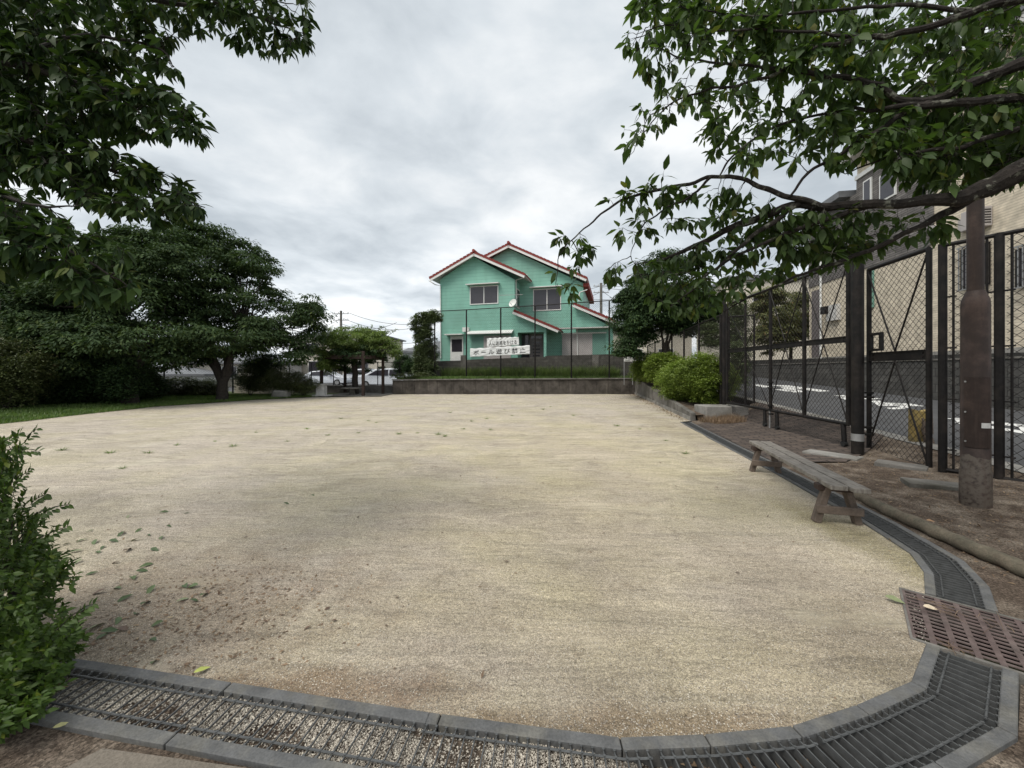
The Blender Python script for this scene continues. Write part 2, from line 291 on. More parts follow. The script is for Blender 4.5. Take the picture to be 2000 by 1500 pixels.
# ---- patterned variants
def stripes_z(m, pitch, width, mul, objspace=False, comp='Z', off=0):
    z = posz(m, comp=comp, objspace=objspace); a = mnode(m, 'MULTIPLY_ADD', z, 1 / pitch); a.node.inputs[2].default_value = 100 + off
    fr = mnode(m, 'FRACT', a, None); lt = mnode(m, 'LESS_THAN', fr, width); mixin(m, lt, mul=mul); return fr
M['siding'] = mat('green_siding', (.215, .45, .365), rough=.6, var=.06, scale=1.2, bump=.08, bscale=20, col2=(.235, .46, .38), c2scale=.5)
stripes_z(M['siding'], .26, .09, (.70, .72, .72))
mixin(M['siding'], mnode(M['siding'], 'MULTIPLY', noisefac(M['siding'], .9, .48, .7, stretch=(3, 3, .35)), .6), mul=(.84, .84, .82))
def brickmat(name, c1, c2, mortar, bw, bh, ms_, coords='XZ', rot=0, bumpd=.01, offset=.5):
    m = mat(name, c1, rough=.88, var=.2, scale=3, bump=.4, bscale=70)
    n, l, b = nodes_of(m)
    g = n.new('ShaderNodeTexCoord'); sp = n.new('ShaderNodeSeparateXYZ'); l.new(g.outputs['Object'], sp.inputs[0]); cb = n.new('ShaderNodeCombineXYZ')
    l.new(sp.outputs[coords[0]], cb.inputs[0]); l.new(sp.outputs[coords[1]], cb.inputs[1])
    mp = n.new('ShaderNodeMapping'); mp.inputs['Rotation'].default_value = (0, 0, rot); l.new(cb.outputs[0], mp.inputs[0])
    br = n.new('ShaderNodeTexBrick'); l.new(mp.outputs[0], br.inputs['Vector']); br.inputs['Scale'].default_value = 1
    br.inputs['Brick Width'].default_value = bw; br.inputs['Row Height'].default_value = bh; br.inputs['Mortar Size'].default_value = ms_; br.offset = offset
    br.inputs['Mortar Smooth'].default_value = .3
    br.inputs['Color1'].default_value = (*c1, 1); br.inputs['Color2'].default_value = (*c2, 1); br.inputs['Mortar'].default_value = (*mortar, 1)
    # modulate by noise
    nz = n.new('ShaderNodeTexNoise'); nz.inputs['Scale'].default_value = 4; nz.inputs['Detail'].default_value = 6; l.new(g.outputs['Object'], nz.inputs['Vector'])
    mr = n.new('ShaderNodeMapRange'); l.new(nz.outputs[0], mr.inputs[0]); mr.inputs[1].default_value = .3; mr.inputs[2].default_value = .7; mr.inputs[3].default_value = .72; mr.inputs[4].default_value = 1.25
    v = n.new('ShaderNodeVectorMath'); v.operation = 'SCALE'; l.new(br.outputs[0], v.inputs[0]); l.new(mr.outputs[0], v.inputs['Scale']); l.new(v.outputs[0], b.inputs['Base Color'])
    bu = n.new('ShaderNodeBump'); bu.invert = True; bu.inputs['Strength'].default_value = .8; bu.inputs['Distance'].default_value = bumpd; l.new(br.outputs['Fac'], bu.inputs['Height'])
    old = b.inputs['Normal'].links[0].from_socket; l.new(old, bu.inputs['Normal']); l.new(bu.outputs[0], b.inputs['Normal'])
    return m
M['paving'] = brickmat('brick_paving', (.13, .10, .082), (.075, .06, .052), (.022, .02, .018), .30, .12, .012, 'XY', rot=.22)
M['beigewall'] = brickmat('beige_split_tile', (.68, .60, .475), (.63, .555, .44), (.52, .455, .36), 1.8, .07, .010, 'XZ', bumpd=.02)
M['greywall'] = brickmat('grey_split_tile', (.21, .195, .185), (.13, .12, .115), (.055, .052, .05), .5, .075, .009, 'XZ', bumpd=.02)
M['blockwall'] = brickmat('concrete_block', (.105, .10, .088), (.075, .07, .064), (.05, .047, .04), .4, .2, .008, 'XZ')
M['blockwall_dark'] = brickmat('dark_block', (.098, .095, .088), (.07, .068, .064), (.04, .04, .038), .45, .22, .01, 'XZ')
M['fencewood'] = mat('old_retaining_planks', (.085, .075, .066), rough=.95, var=.4, scale=2.2, bump=.6, bscale=40, col2=(.048, .042, .036), c2scale=2, fine=.2)
mixin(M['fencewood'], noisefac(M['fencewood'], 1.0, .58, .70, stretch=(6, 6, .6)), mul=(1.5, 1.5, 1.45))

# ------------------------------------------------------------------ region meshes (triangulated sheets)
def inpoly(px, py, poly):
    n_ = len(poly); r = np.zeros(len(px), bool); j = n_ - 1
    for i in range(n_):
        xi, yi = poly[i]; xj, yj = poly[j]
        if yi != yj: r ^= ((yi > py) != (yj > py)) & (px < (xj - xi) * (py - yi) / (yj - yi) + xi)
        j = i
    return r
def densify(poly, step, closed=True):
    out = []; n_ = len(poly)
    for i in range(n_ if closed else n_ - 1):
        a = poly[i]; b_ = poly[(i + 1) % n_]; d = math.hypot(b_[0] - a[0], b_[1] - a[1])
        st = step(.5 * (a[1] + b_[1])) if callable(step) else step
        k = max(1, int(d / st))
        out += [(a[0] + (b_[0] - a[0]) * t / k, a[1] + (b_[1] - a[1]) * t / k) for t in range(k)]
    if not closed: out.append(tuple(poly[-1]))
    return out
def region(name, poly, bands, zf, material, smooth=True, bstep=1.0):
    poly = densify([(p[0], p[1]) for p in poly], bstep)
    P_ = np.array(poly); pts = []
    for (y0, y1, sp) in bands:
        xs = np.arange(P_[:, 0].min(), P_[:, 0].max(), sp); ys = np.arange(max(y0, P_[:, 1].min()), min(y1, P_[:, 1].max()), sp)
        if len(xs) == 0 or len(ys) == 0: continue
        gx, gy = np.meshgrid(xs, ys); gx = gx.ravel() + RNG.uniform(-.3, .3, gx.size) * sp; gy = gy.ravel() + RNG.uniform(-.3, .3, gy.size) * sp
        k = inpoly(gx, gy, poly); pts += list(zip(gx[k], gy[k]))
    allp = [Vector(p) for p in poly] + [Vector(p) for p in pts]
    nb = len(poly)
    res = delaunay_2d_cdt(allp, [(i, (i + 1) % nb) for i in range(nb)], [], 1, 1e-5)
    v = [(p.x, p.y, zf(p.x, p.y)) for p in res[0]]
    f = [tuple(t) for t in res[2]]
    f2 = []
    for t in f:
        a, b_, c = (v[i] for i in t[:3])
        f2.append(t if (b_[0] - a[0]) * (c[1] - a[1]) - (b_[1] - a[1]) * (c[0] - a[0]) > 0 else t[::-1])
    return link(name, rawmesh(name, v, f2, smooth), material)

# drainage channel edge (field side), from the left round the corner to the far right
INN_A = [(-6.0, 2.62), (-2.34, 2.0), (-.356, 1.673), (.437, 1.56), (.785, 1.573), (1.17, 1.61), (1.53, 1.71), (1.91, 1.84), (2.262, 2.098)]
INN_B = [(2.76, 2.57), (3.04, 2.84), (3.24, 3.13), (3.33, 3.42), (3.44, 3.80), (3.68, 4.96), (3.90, 6.15), (4.20, 7.87), (4.80, 11.0)]
def offset(path, d):
    o = []
    for i, p in enumerate(path):
        a = Vector(path[max(i - 1, 0)]); b_ = Vector(path[min(i + 1, len(path) - 1)]); p = Vector(p)
        n1 = (p - a).normalized() if i > 0 else (b_ - p).normalized(); n2_ = (b_ - p).normalized() if i < len(path) - 1 else n1
        m1 = Vector((n1.y, -n1.x)); m2 = Vector((n2_.y, -n2_.x)); mm = (m1 + m2).normalized(); k = d / max(.5, mm.dot(m1)); o.append(tuple(p + mm * k))
    return o
W_ = .31
OUT_A = offset(INN_A, W_); OUT_B = offset(INN_B, W_)
def fieldz(x, y):
    p = Vector((x * .9, y * 1.7, 0)); a = min(1, max(0, (y - 1.5) / 2.5))
    return (noise.noise(p * 1.1) * .016 + noise.noise(p * 3.1) * .006) * a + noise.noise(p * 9) * .0018
def sandz(x, y): return fieldz(x, y)
WC = (7.5, 23.46); WE = (5.25, 11.3)      # retaining wall: far corner and near end
_ea = Vector((.75, -.66)).normalized(); _eb = Vector((.66, .75)).normalized()
def CBP(a, b_): p = _ea * a + _eb * b_; return (p.x, p.y)
sand_poly = INN_A[:-1] + [CBP(.33, 3.06), CBP(.27, 3.085), CBP(.27, 3.74)] + INN_B + [(5.25, 11.26), WC, (-7.3, 23.5), (-7.3, 21.4), (-10.7, 21.1), (-12.7, 19.0), (-14.4, 15.5), (-14.3, 12.5), (-14.1, 10.6), (-15.2, 6), (-16, 3.8)]
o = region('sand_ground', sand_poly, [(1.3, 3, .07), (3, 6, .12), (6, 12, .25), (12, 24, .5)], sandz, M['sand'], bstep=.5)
tag(o, kind='structure')

# road plane and right-hand slope
def redge(Y): return 5.73 + .17 * Y
def roadz(x, y): return .04 * y - .03 + .066 * (x - redge(y))
def xt(Y):
    pts = OUT_B
    if Y <= pts[0][1]: return pts[0][0]
    for a, b_ in zip(pts, pts[1:]):
        if a[1] <= Y <= b_[1]: return a[0] + (b_[0] - a[0]) * (Y - a[1]) / (b_[1] - a[1])
    return 5.3 + (Y - 11.3) * .185
def slopez(x, y):
    r = roadz(redge(y), y); s = (x - xt(y)) / max(.3, redge(y) - xt(y)); s = min(1, max(0, s))
    return r * s ** 2.6 + noise.noise(Vector((x * 2, y * 2, 3))) * .008 * min(1, s * 6)
def bedz(x, y):
    # bed between retaining wall and road fence, rising with distance
    t = min(1, max(0, (y - 11) / 10.5)); return .14 + .78 * t
pave_poly = [(xt(6.2), 6.2), (xt(7.5), 7.5), (xt(9), 9), (xt(10.4), 10.4), (5.6, 10.9), (redge(12), 12.0), (redge(9), 9), (redge(7.2), 7.2), (6.05, 6.55), (5.3, 6.1)]
o = region('brick_paving', pave_poly, [(0, 30, .3)], lambda x, y: slopez(x, y) + .02, M['paving'], bstep=.4); tag(o, kind='structure')
soil_poly = [(x, y) for x, y in OUT_B] + [(5.3, 11.3), (redge(12.4), 12.4), (redge(8), 8), (redge(4), 4), (redge(0), 0), (6.2, -2), (3.2, 1.2), CBP(1.01, 3.09), CBP(1.01, 3.735)]
o = region('soil', soil_poly, [(-3, 4.5, .12), (4.5, 12, .3)], slopez, M['soil'], bstep=.4); tag(o, kind='structure')
bed = [WE, (redge(11.3) - .1, 11.6), (redge(24), 24), (redge(30), 30), (9.5, 30), (8.6, 26), (WC[0] + .05, WC[1]), ]
o = region('planting_bed', bed, [(0, 40, .6)], lambda x, y: bedz(x, y), M['soil'], bstep=.8); tag(o, kind='structure')
# near side: concrete pavement + soil
o = region('near_soil', OUT_A + [CBP(1.01, 3.08), (3.2, 1.2), (6.2, -2), (0, -4), (-8, -3), (-7, 2)], [(-5, 3, .2)], lambda x, y: -.012 + noise.noise(Vector((x * 4, y * 4, 0))) * .006, M['soil'], bstep=.3); tag(o, kind='structure')
pv = [(-1.62, 1.52), (-.75, 1.415), (.1, 1.3), (1.1, 1.22), (1.4, .2), (.5, -3), (-3, -3), (-2.1, .9)]
o = region('pavement', pv, [(-5, 3, .3)], lambda x, y: .004, M['slab'], bstep=.3); tag(o, kind='structure')
# big ground
def sheet(name, pts, material, kind='structure'):
    me = rawmesh(name, pts, [tuple(range(len(pts)))]); o = link(name, me, material); tag(o, kind=kind); return o
sheet('ground', [(-900, -900, -.35), (900, -900, -.35), (900, 1500, -.35), (-900, 1500, -.35)], M['ground'])
sheet('parking_lot', [(-60, 24.6, -.06), (-7.35, 24.6, -.06), (-7.35, 26.6, -.06), (-3, 80, -.06), (-60, 80, -.06)], M['asphalt'])
gp = [(-10.7, 21.1), (-12.7, 19.0), (-14.4, 15.5), (-14.3, 12.5), (-14.1, 10.6), (-15.2, 6), (-16, 3.8), (-30, 3.8), (-30, 24.5), (-10.7, 24.5)]
o = region('lawn', gp, [(0, 26, .7)], lambda x, y: .01 + min(.25, max(0, (-x - 14.5) * .03)), M['grass_base'], bstep=.6); tag(o, kind='structure')
sheet('pergola_paving', [(-10.7, 21.1, .03), (-7.3, 21.4, .03), (-7.3, 24.5, .03), (-10.7, 24.5, .03)], M['concrete_dark'])
# raised terrace behind the retaining wall
o = region('terrace', [(-7.2, 23.62), (7.55, 23.58), (8.6, 26), (9.5, 30), (20, 60), (-7.2, 60)], [(20, 62, 2)], lambda x, y: .86 + .1 * (x + 7) / 14, M['grass_base'], bstep=1); tag(o, kind='structure')
# road + gutter
def rp(x, y, dz=0): return (x, y, roadz(x, y) + dz)
XW = lambda Y: 9.8 + .173 * Y
ys = list(range(-6, 61, 3)); mb = MB()
for a, b_ in zip(ys, ys[1:]): mb.add([rp(redge(a), a), rp(XW(a) + .3, a), rp(XW(b_) + .3, b_), rp(redge(b_), b_)], [(0, 1, 2, 3)])
tag(mb.build('road', M['asphalt']), kind='structure')
mb = MB()
for a, b_ in zip(ys, ys[1:]):
    mb.add([rp(redge(a) - .02, a, .012), rp(redge(a) + .28, a, .006), rp(redge(b_) + .28, b_, .006), rp(redge(b_) - .02, b_, .012)], [(0, 1, 2, 3)])
tag(mb.build('road_gutter', M['concrete']), kind='structure')
# verge between terrace and street on the right, and raised land beyond the far wall
sheet('raised_land', [(XW(-6) + .25, -6, 1.66), (90, -6, 1.66), (90, 120, 1.66), (XW(60) + .25, 60, 1.66)], M['concrete_dark'])
rpl = onplane
pr0 = Vector((redge(0), 0, roadz(redge(0), 0))); prn = (Vector((redge(10), 10, roadz(redge(10), 10))) - pr0).cross(Vector((redge(0) + 1, 0, roadz(redge(0) + 1, 0))) - pr0)
def RP(px, py):
    p = onplane(px, py, pr0, prn); return (p.x, p.y, p.z + .008)
mb = MB()
for qd in [[(1470, 752), (1482, 751), (1515, 757), (1490, 757)], [(1500, 752), (1540, 753), (1622, 764), (1600, 765.5)], [(1524, 757), (1548, 757), (1572, 766), (1550, 767)],
           [(1512, 761), (1530, 760), (1560, 764), (1536, 765)], [(1628, 773), (1652, 772), (1722, 779), (1700, 781)], [(1640, 777), (1656, 776), (1664, 780), (1650, 781)],
           [(1700, 783), (1718, 783), (1740, 794), (1716, 793)], [(1712, 786), (1780, 789), (1806, 794), (1735, 793)], [(1728, 797), (1756, 796), (1770, 799), (1742, 800)],
           [(1742, 789), (1760, 788), (1778, 797), (1760, 797)],
           [(1846, 818), (1870, 817), (2060, 836), (2060, 842)], [(1862, 825), (1880, 824), (2060, 852), (2060, 858)], [(1862, 818), (1875, 818), (1890, 829), (1874, 829)], [(1985, 829), (2005, 831), (2020, 850), (1998, 847)]]:
    mb.add([RP(*p) for p in qd], [(0, 1, 2, 3)])
tag(mb.build('road_marking', M['paint']), 'white painted lettering and lines on the street behind the gate', 'road marking')

# ------------------------------------------------------------------ foliage helpers
LEAF = dict(
    leaf=([(0, 0), (.15, -.30), (.15, 0), (.15, .30), (.45, -.5), (.45, 0), (.45, .5), (.78, -.25), (.78, 0), (.78, .25), (1, 0)],
          [(0, 1, 2), (0, 2, 3), (1, 4, 5, 2), (2, 5, 6, 3), (4, 7, 8, 5), (5, 8, 9, 6), (7, 10, 8), (8, 10, 9)]),
    mid=([(0, 0), (.4, -.5), (.45, 0), (.4, .5), (1, 0)], [(0, 1, 2), (0, 2, 3), (1, 4, 2), (2, 4, 3)]),
    quad=([(0, 0), (.45, -.5), (1, 0), (.45, .5)], [(0, 1, 2, 3)]),
    blade=([(0, -.5), (0, .5), (.5, .35), (.5, -.35), (1, 0)], [(0, 1, 2, 3), (3, 2, 4)]))
def leafmesh(name, pos, ax, nrm, Ln, Wd, shape, material, parent=None, fold=.25, curl=.2, local=False, smooth=True):
    pos = np.asarray(pos, float); ax = np.asarray(ax, float); nrm = np.asarray(nrm, float); k = len(pos)
    ax /= np.linalg.norm(ax, axis=1)[:, None] + 1e-9
    side = np.cross(nrm, ax); side /= np.linalg.norm(side, axis=1)[:, None] + 1e-9
    up = np.cross(ax, side); Ln = np.broadcast_to(np.asarray(Ln, float), (k,)); Wd = np.broadcast_to(np.asarray(Wd, float), (k,))
    pts, fc = LEAF[shape]; m_ = len(pts); V = np.empty((k, m_, 3))
    for i, (t, s) in enumerate(pts):
        h = fold * abs(s) * Wd - curl * t * t * Ln
        V[:, i] = pos + ax * (t * Ln)[:, None] + side * (s * Wd)[:, None] + up * h[:, None]
    V = V.reshape(-1, 3)
    me = bpy.data.meshes.new(name); me.vertices.add(len(V)); me.vertices.foreach_set('co', V.ravel())
    fl = [len(f) for f in fc]; li = np.concatenate([np.array(f) for f in fc]); nl = len(li)
    loops = (li[None, :] + (np.arange(k) * m_)[:, None]).ravel(); me.loops.add(len(loops)); me.loops.foreach_set('vertex_index', loops.astype(np.int32))
    tot = np.tile(fl, k); st = np.concatenate([[0], np.cumsum(tot)[:-1]]); me.polygons.add(len(tot)); me.polygons.foreach_set('loop_start', st.astype(np.int32))
    me.polygons.foreach_set('use_smooth', np.full(len(tot), smooth)); me.update(calc_edges=True)
    return link(name, me, material, parent, local)
def unit(k):
    v = RNG.normal(size=(k, 3)); return v / np.linalg.norm(v, axis=1)[:, None]
def clumps(vols, nc, shell=.45, gap=None):
    vol = np.array([v[1][0] * v[1][1] * v[1][2] for v in vols]); pr = vol ** .75 / (vol ** .75).sum(); out = []
    while len(out) < nc:
        v = vols[RNG.choice(len(vols), p=pr)]; d = unit(1)[0]; r = RNG.uniform(shell, 1) ** .6
        p = np.array(v[0]) + d * r * np.array(v[1])
        if gap is not None and noise.noise(Vector(p) * .75) < gap: continue
        out.append(p)
    return np.array(out)
def foliage(cs, per, cr_, flat=.55, L_=.14, W2=.07, droop=.5):
    pos = []; ax = []; nr = []
    for c in cs:
        rr = cr_ * RNG.uniform(.45, 1.5); d = unit(per); d[:, 2] = np.where(d[:, 2] < -.3, -d[:, 2], d[:, 2])
        rad = RNG.uniform(.3, 1, per) ** .5
        p = c + d * rad[:, None] * np.array([rr, rr, rr * flat])
        a = d * np.array([1, 1, .2]) + unit(per) * .5 + np.array([0, 0, -droop]); nn = d * .5 + np.array([0, 0, 1.0]) + unit(per) * .55
        pos.append(p); ax.append(a); nr.append(nn)
    pos = np.concatenate(pos); k = len(pos); s = RNG.uniform(.7, 1.3, k)
    return pos, np.concatenate(ax), np.concatenate(nr), L_ * s, W2 * s
def V3(p): return np.array([p[0], p[1], p[2]], float)
def vol(px, py, rpx, rpy, Y, ry): return ((V3(P(px, py, Y))), (rpx / F * Y, ry, rpy / F * Y))
def curve(a, b_, sag=0, n_=5, wob=.1):
    a = Vector(a); b_ = Vector(b_); L0 = (b_ - a).length; out = []
    for i in range(n_ + 1):
        t = i / n_; p = a.lerp(b_, t); p.z += sag * 4 * t * (1 - t) * L0
        if 0 < i < n_: p += Vector([random.uniform(-1, 1) for _ in range(3)]) * wob * L0 / n_
        out.append(p)
    return out
def tree(name, label, base, forks, vols, nc, per, cr_, lm, bark, tr=.22, group=None, L_=.15, W2=.08, flat=.55, nlimb=22, shell=.4, cat='tree', shape='quad', leans=None):
    t = thing(name, label, cat, base, 0, group)
    cs = clumps(vols, nc, shell, -.12); mb = MB(); base = Vector(base)
    mb.tube(curve(base - Vector((0, 0, .1)), forks[0], 0, 5, .12), [tr * 1.35, tr * 1.05, tr, tr * .92, tr * .88, tr * .85], 10)
    for fk in forks[1:]:
        mb.tube(curve(forks[0] if (Vector(fk) - Vector(forks[0])).length > .01 else base, fk, .02, 5, .15), [tr * .8, tr * .7, tr * .6, tr * .55, tr * .5, tr * .4], 8)
    mb.build('trunk', bark, t, True)
    mb = MB(); fks = [Vector(f) for f in forks]
    for c in cs[RNG.choice(len(cs), min(nlimb, len(cs)), replace=False)]:
        c = Vector(c); f0 = min(fks, key=lambda q: (q - c).length); r0 = tr * .33
        mb.tube(curve(f0, c, .03, 6, .2), [r0, r0 * .8, r0 * .6, r0 * .45, r0 * .3, r0 * .2, r0 * .1], 5)
    mb.build('limbs', bark, t, True)
    p, a, n_, l_, w_ = foliage(cs, per, cr_, flat, L_, W2)
    leafmesh('crown', p, a, n_, l_, w_, shape, lm, t, fold=.1, curl=.15, smooth=False)
    return t
def shrub(name, label, vols, nc, per, cr_, lm, L_=.06, W2=.03, group=None, cat='shrub', shell=.6, stems=True, flat=.9, shape='quad', droop=.0):
    lowest = min(v[0][2] - v[1][2] for v in vols); c0 = vols[0][0]
    t = thing(name, label, cat, (c0[0], c0[1], lowest), 0, group)
    cs = clumps(vols, nc, shell)
    if stems:
        mb = MB()
        for c in cs[RNG.choice(len(cs), min(14, len(cs)), replace=False)]:
            v = min(vols, key=lambda v: np.linalg.norm(v[0] - c)); b0 = Vector((v[0][0], v[0][1], v[0][2] - v[1][2] * .95))
            mb.tube(curve(b0, Vector(c), 0, 4, .2), [.02, .016, .012, .008, .004], 4)
        mb.build('stems', M['dark_bark'], t)
    p, a, n_, l_, w_ = foliage(cs, per, cr_, flat, L_, W2, droop)
    leafmesh('foliage', p, a, n_, l_, w_, shape, lm, t, fold=.1, curl=.1, smooth=False); return t

# ------------------------------------------------------------------ drainage channel
def arclen(path):
    s = [0]
    for a, b_ in zip(path, path[1:]): s.append(s[-1] + math.hypot(b_[0] - a[0], b_[1] - a[1]))
    return s
def at_s(inn, out, s):     # pair of edge points at arclength s of the inner edge
    A = arclen(inn); s = min(max(s, 0), A[-1])
    for i in range(len(inn) - 1):
        if s <= A[i + 1] + 1e-9:
            t = (s - A[i]) / (A[i + 1] - A[i]); f = lambda q: Vector((q[i][0] + (q[i + 1][0] - q[i][0]) * t, q[i][1] + (q[i + 1][1] - q[i][1]) * t)); return f(inn), f(out)
KW = .052
def band(mb, inn, out, s0, s1, f0, f1, z0, z1, step=.12):   # solid strip between width fractions f0..f1
    A = arclen(inn); ss = sorted(set([s0, s1] + [a for a in A if s0 < a < s1])); pr = []
    for s in ss:
        a, b_ = at_s(inn, out, s); pr.append((a.lerp(b_, f0), a.lerp(b_, f1)))
    for (a, b_), (c, d) in zip(pr, pr[1:]):
        mb.add([(a.x, a.y, z0), (b_.x, b_.y, z0), (d.x, d.y, z0), (c.x, c.y, z0), (a.x, a.y, z1), (b_.x, b_.y, z1), (d.x, d.y, z1), (c.x, c.y, z1)],
               [(0, 3, 2, 1), (4, 5, 6, 7), (0, 1, 5, 4), (1, 2, 6, 5), (2, 3, 7, 6), (3, 0, 4, 7)])
def channel(name, label, inn, out, joints):
    t = thing(name, label, 'drain', (inn[len(inn) // 2][0], inn[len(inn) // 2][1], 0))
    f = KW / W_
    for s0, s1 in zip(joints, joints[1:]):
        for f0, f1 in ((0, f), (1 - f, 1)):
            mb = MB(); band(mb, inn, out, s0 + .003, s1 - .003, f0, f1, -.15, .012); bevel(mb.build('kerb', M['kerb'], t), .004, 1)
    mb = MB(); band(mb, inn, out, joints[0], joints[-1], f, 1 - f, -.2, -.13); mb.build('channel_bed', M['trough'], t)
    return t
def grate(label, inn, out, s0, s1, pitch=.042, parts=True):
    a, b_ = at_s(inn, out, (s0 + s1) / 2); c = a.lerp(b_, .5)
    t = thing('drain_grate', label, 'grate', (c.x, c.y, -.03), 0, 'steel grates lying in the drainage channel'); f = KW / W_ + .01
    mb = MB(); k = max(2, int((s1 - s0) / (.050 if at_s(inn, out, s1)[0].x < .5 and inn is INN_A else pitch)))
    for i in range(k):
        a, b_ = at_s(inn, out, s0 + (i + .5) * (s1 - s0) / k); p = a.lerp(b_, f); q_ = a.lerp(b_, 1 - f)
        lite = p.x < .45 and inn is INN_A; hb = .008 if lite else .036; mb.beam((p.x, p.y, .004 - hb / 2), (q_.x, q_.y, .004 - hb / 2), .0042 if lite else .0055, hb)
        for r in (p, q_): mb.tube([(r.x, r.y, .0), (r.x, r.y, .008)], .006, 6)
    mb.build('cross_bars', M['grate'], t)
    for fr in (.27, .73):
        mb = MB(); A = arclen(inn); ss = sorted(set([s0 + .01, s1 - .01] + [x for x in A if s0 + .01 < x < s1 - .01] + list(np.arange(s0 + .05, s1 - .02, .1)))); pts = []
        for s in ss:
            a, b_ = at_s(inn, out, s); p = a.lerp(b_, fr); pts.append((p.x, p.y, .004))
        mb.tube(pts, .0045, 6)
        for i in range(k):
            a, b_ = at_s(inn, out, s0 + (i + .5) * (s1 - s0) / k); p = a.lerp(b_, fr); mb.tube([(p.x, p.y, .002), (p.x, p.y, .010)], .0055, 5)
        mb.build('rod', M['grate'], t)
    return t
_e = Vector((.75, -.66)).normalized() * W_
OUT_A[-1] = (INN_A[-1][0] + _e.x, INN_A[-1][1] + _e.y); OUT_B[0] = (INN_B[0][0] + _e.x, INN_B[0][1] + _e.y)
AA = arclen(INN_A); AB = arclen(INN_B)
ja = [0, 1.2, 2.2, 3.2, AA[1] + 1.02, AA[2] + .05, AA[3], AA[4], AA[5], AA[6], AA[7], AA[8] - .002]
ja = sorted(ja)
channel('drainage_channel', 'dark kerbed drainage channel curving along the near edge of the sand', INN_A, OUT_A, ja)
jb = [.004, .4, .75, 1.12, 1.6, 2.2, 2.8, 3.4, 4.0, 4.8, 5.6, 6.4, 7.2, 8.0, AB[-1]]
channel('drainage_channel', 'dark kerbed drainage channel running behind the bench towards the far hedge', INN_B, OUT_B, jb)
ga = [0.3, 1.6, 2.75, 3.75, 4.75, AA[2] - .02, AA[3] + .12, AA[5] + .05, AA[7], AA[8] - .006]
gl = ['steel grate hidden behind the leafy bush at the left', 'steel grate going under the leafy bush at the far left', 'steel grate over leaf litter beside the leafy bush',
      'steel grate over brown gravel in front of the yellow leaf', 'steel grate over pale gravel left of the channel joint', 'steel grate over pale gravel at the bottom middle of the photo',
      'steel grate with dead leaves below at the start of the bend', 'fanned steel grate over dark empty channel in the bend', 'short steel grate directly below the brown catch basin cover']
ga = sorted(ga)
for i in range(len(ga) - 1): grate(gl[min(i, len(gl) - 1)], INN_A, OUT_A, ga[i] + .004, ga[i + 1] - .004)
gb = [.008, 1.1, 2.2, 3.3, 4.8, 6.4, AB[-1] - .02]
gl = ['steel grate just above the brown catch basin cover', 'steel grate between the bench leg and the log kerb', 'steel grate passing behind the near end of the bench',
      'steel grate passing behind the middle of the bench', 'steel grate passing the far end of the bench', 'farthest steel grate before the channel meets the retaining wall']
for i in range(len(gb) - 1): grate(gl[i], INN_B, OUT_B, gb[i] + .004, gb[i + 1] - .004)
# gravel lying in the channel (uncountable)
def pebbles(name, pts, r0, r1, material):
    k = len(pts); o8 = np.array([(1, 0, 0), (0, 1, 0), (-1, 0, 0), (0, -1, 0), (0, 0, .7), (0, 0, -.7)], float)
    sc_ = RNG.uniform(r0, r1, (k, 1, 1)) * RNG.uniform(.7, 1.3, (k, 1, 3)); an = RNG.uniform(0, 6.28, k); c, s = np.cos(an), np.sin(an)
    v = o8[None] * sc_; x = v[..., 0] * c[:, None] - v[..., 1] * s[:, None]; y = v[..., 0] * s[:, None] + v[..., 1] * c[:, None]; v = np.stack([x, y, v[..., 2]], -1) + np.asarray(pts)[:, None, :]
    fc = [(0, 1, 4), (1, 2, 4), (2, 3, 4), (3, 0, 4), (1, 0, 5), (2, 1, 5), (3, 2, 5), (0, 3, 5)]
    me = bpy.data.meshes.new(name); V = v.reshape(-1, 3); me.vertices.add(len(V)); me.vertices.foreach_set('co', V.ravel())
    lp = (np.array(fc).ravel()[None] + (np.arange(k) * 6)[:, None]).ravel(); me.loops.add(len(lp)); me.loops.foreach_set('vertex_index', lp.astype(np.int32))
    me.polygons.add(k * 8); me.polygons.foreach_set('loop_start', (np.arange(k * 8) * 3).astype(np.int32)); me.update(calc_edges=True)
    o = link(name, me, material); tag(o, kind='stuff'); return o
def filllevel(x):   # depth of gravel along X
    if x < -2.0: return -.04
    if x < .3: return -.017
    return -.017 - (x - .3) * .16
pts = []
while len(pts) < 26000:
    s = RNG.uniform(3.3, AA[4] + .15); f_ = RNG.uniform(.17, .83); a, b_ = at_s(INN_A, OUT_A, s); p = a.lerp(b_, f_)
    dirty = noise.noise(Vector((p.x * 2.2, p.y * 3, 1)))
    if dirty > .1 and RNG.random() < .75: continue
    pts.append((p.x, p.y, filllevel(p.x) + RNG.uniform(-.003, .004)))
o = pebbles('channel_gravel', pts, .0025, .006, M['pebble']); tag(o, 'pale gravel lying under the steel grates', 'gravel', kind='stuff')
mb = MB(); sl = np.arange(1.0, AA[4] + .4, .1)
for s0, s1 in zip(sl, sl[1:]):
    a, b_ = at_s(INN_A, OUT_A, s0); c, d = at_s(INN_A, OUT_A, s1); f = KW / W_; q4 = [a.lerp(b_, f), a.lerp(b_, 1 - f), c.lerp(d, 1 - f), c.lerp(d, f)]
    mb.add([(p.x, p.y, filllevel(p.x) - .004) for p in q4], [(0, 1, 2, 3)])
tag(mb.build('channel_silt', M['soil'], None), 'brown silt filling the drainage channel', 'silt', kind='stuff')
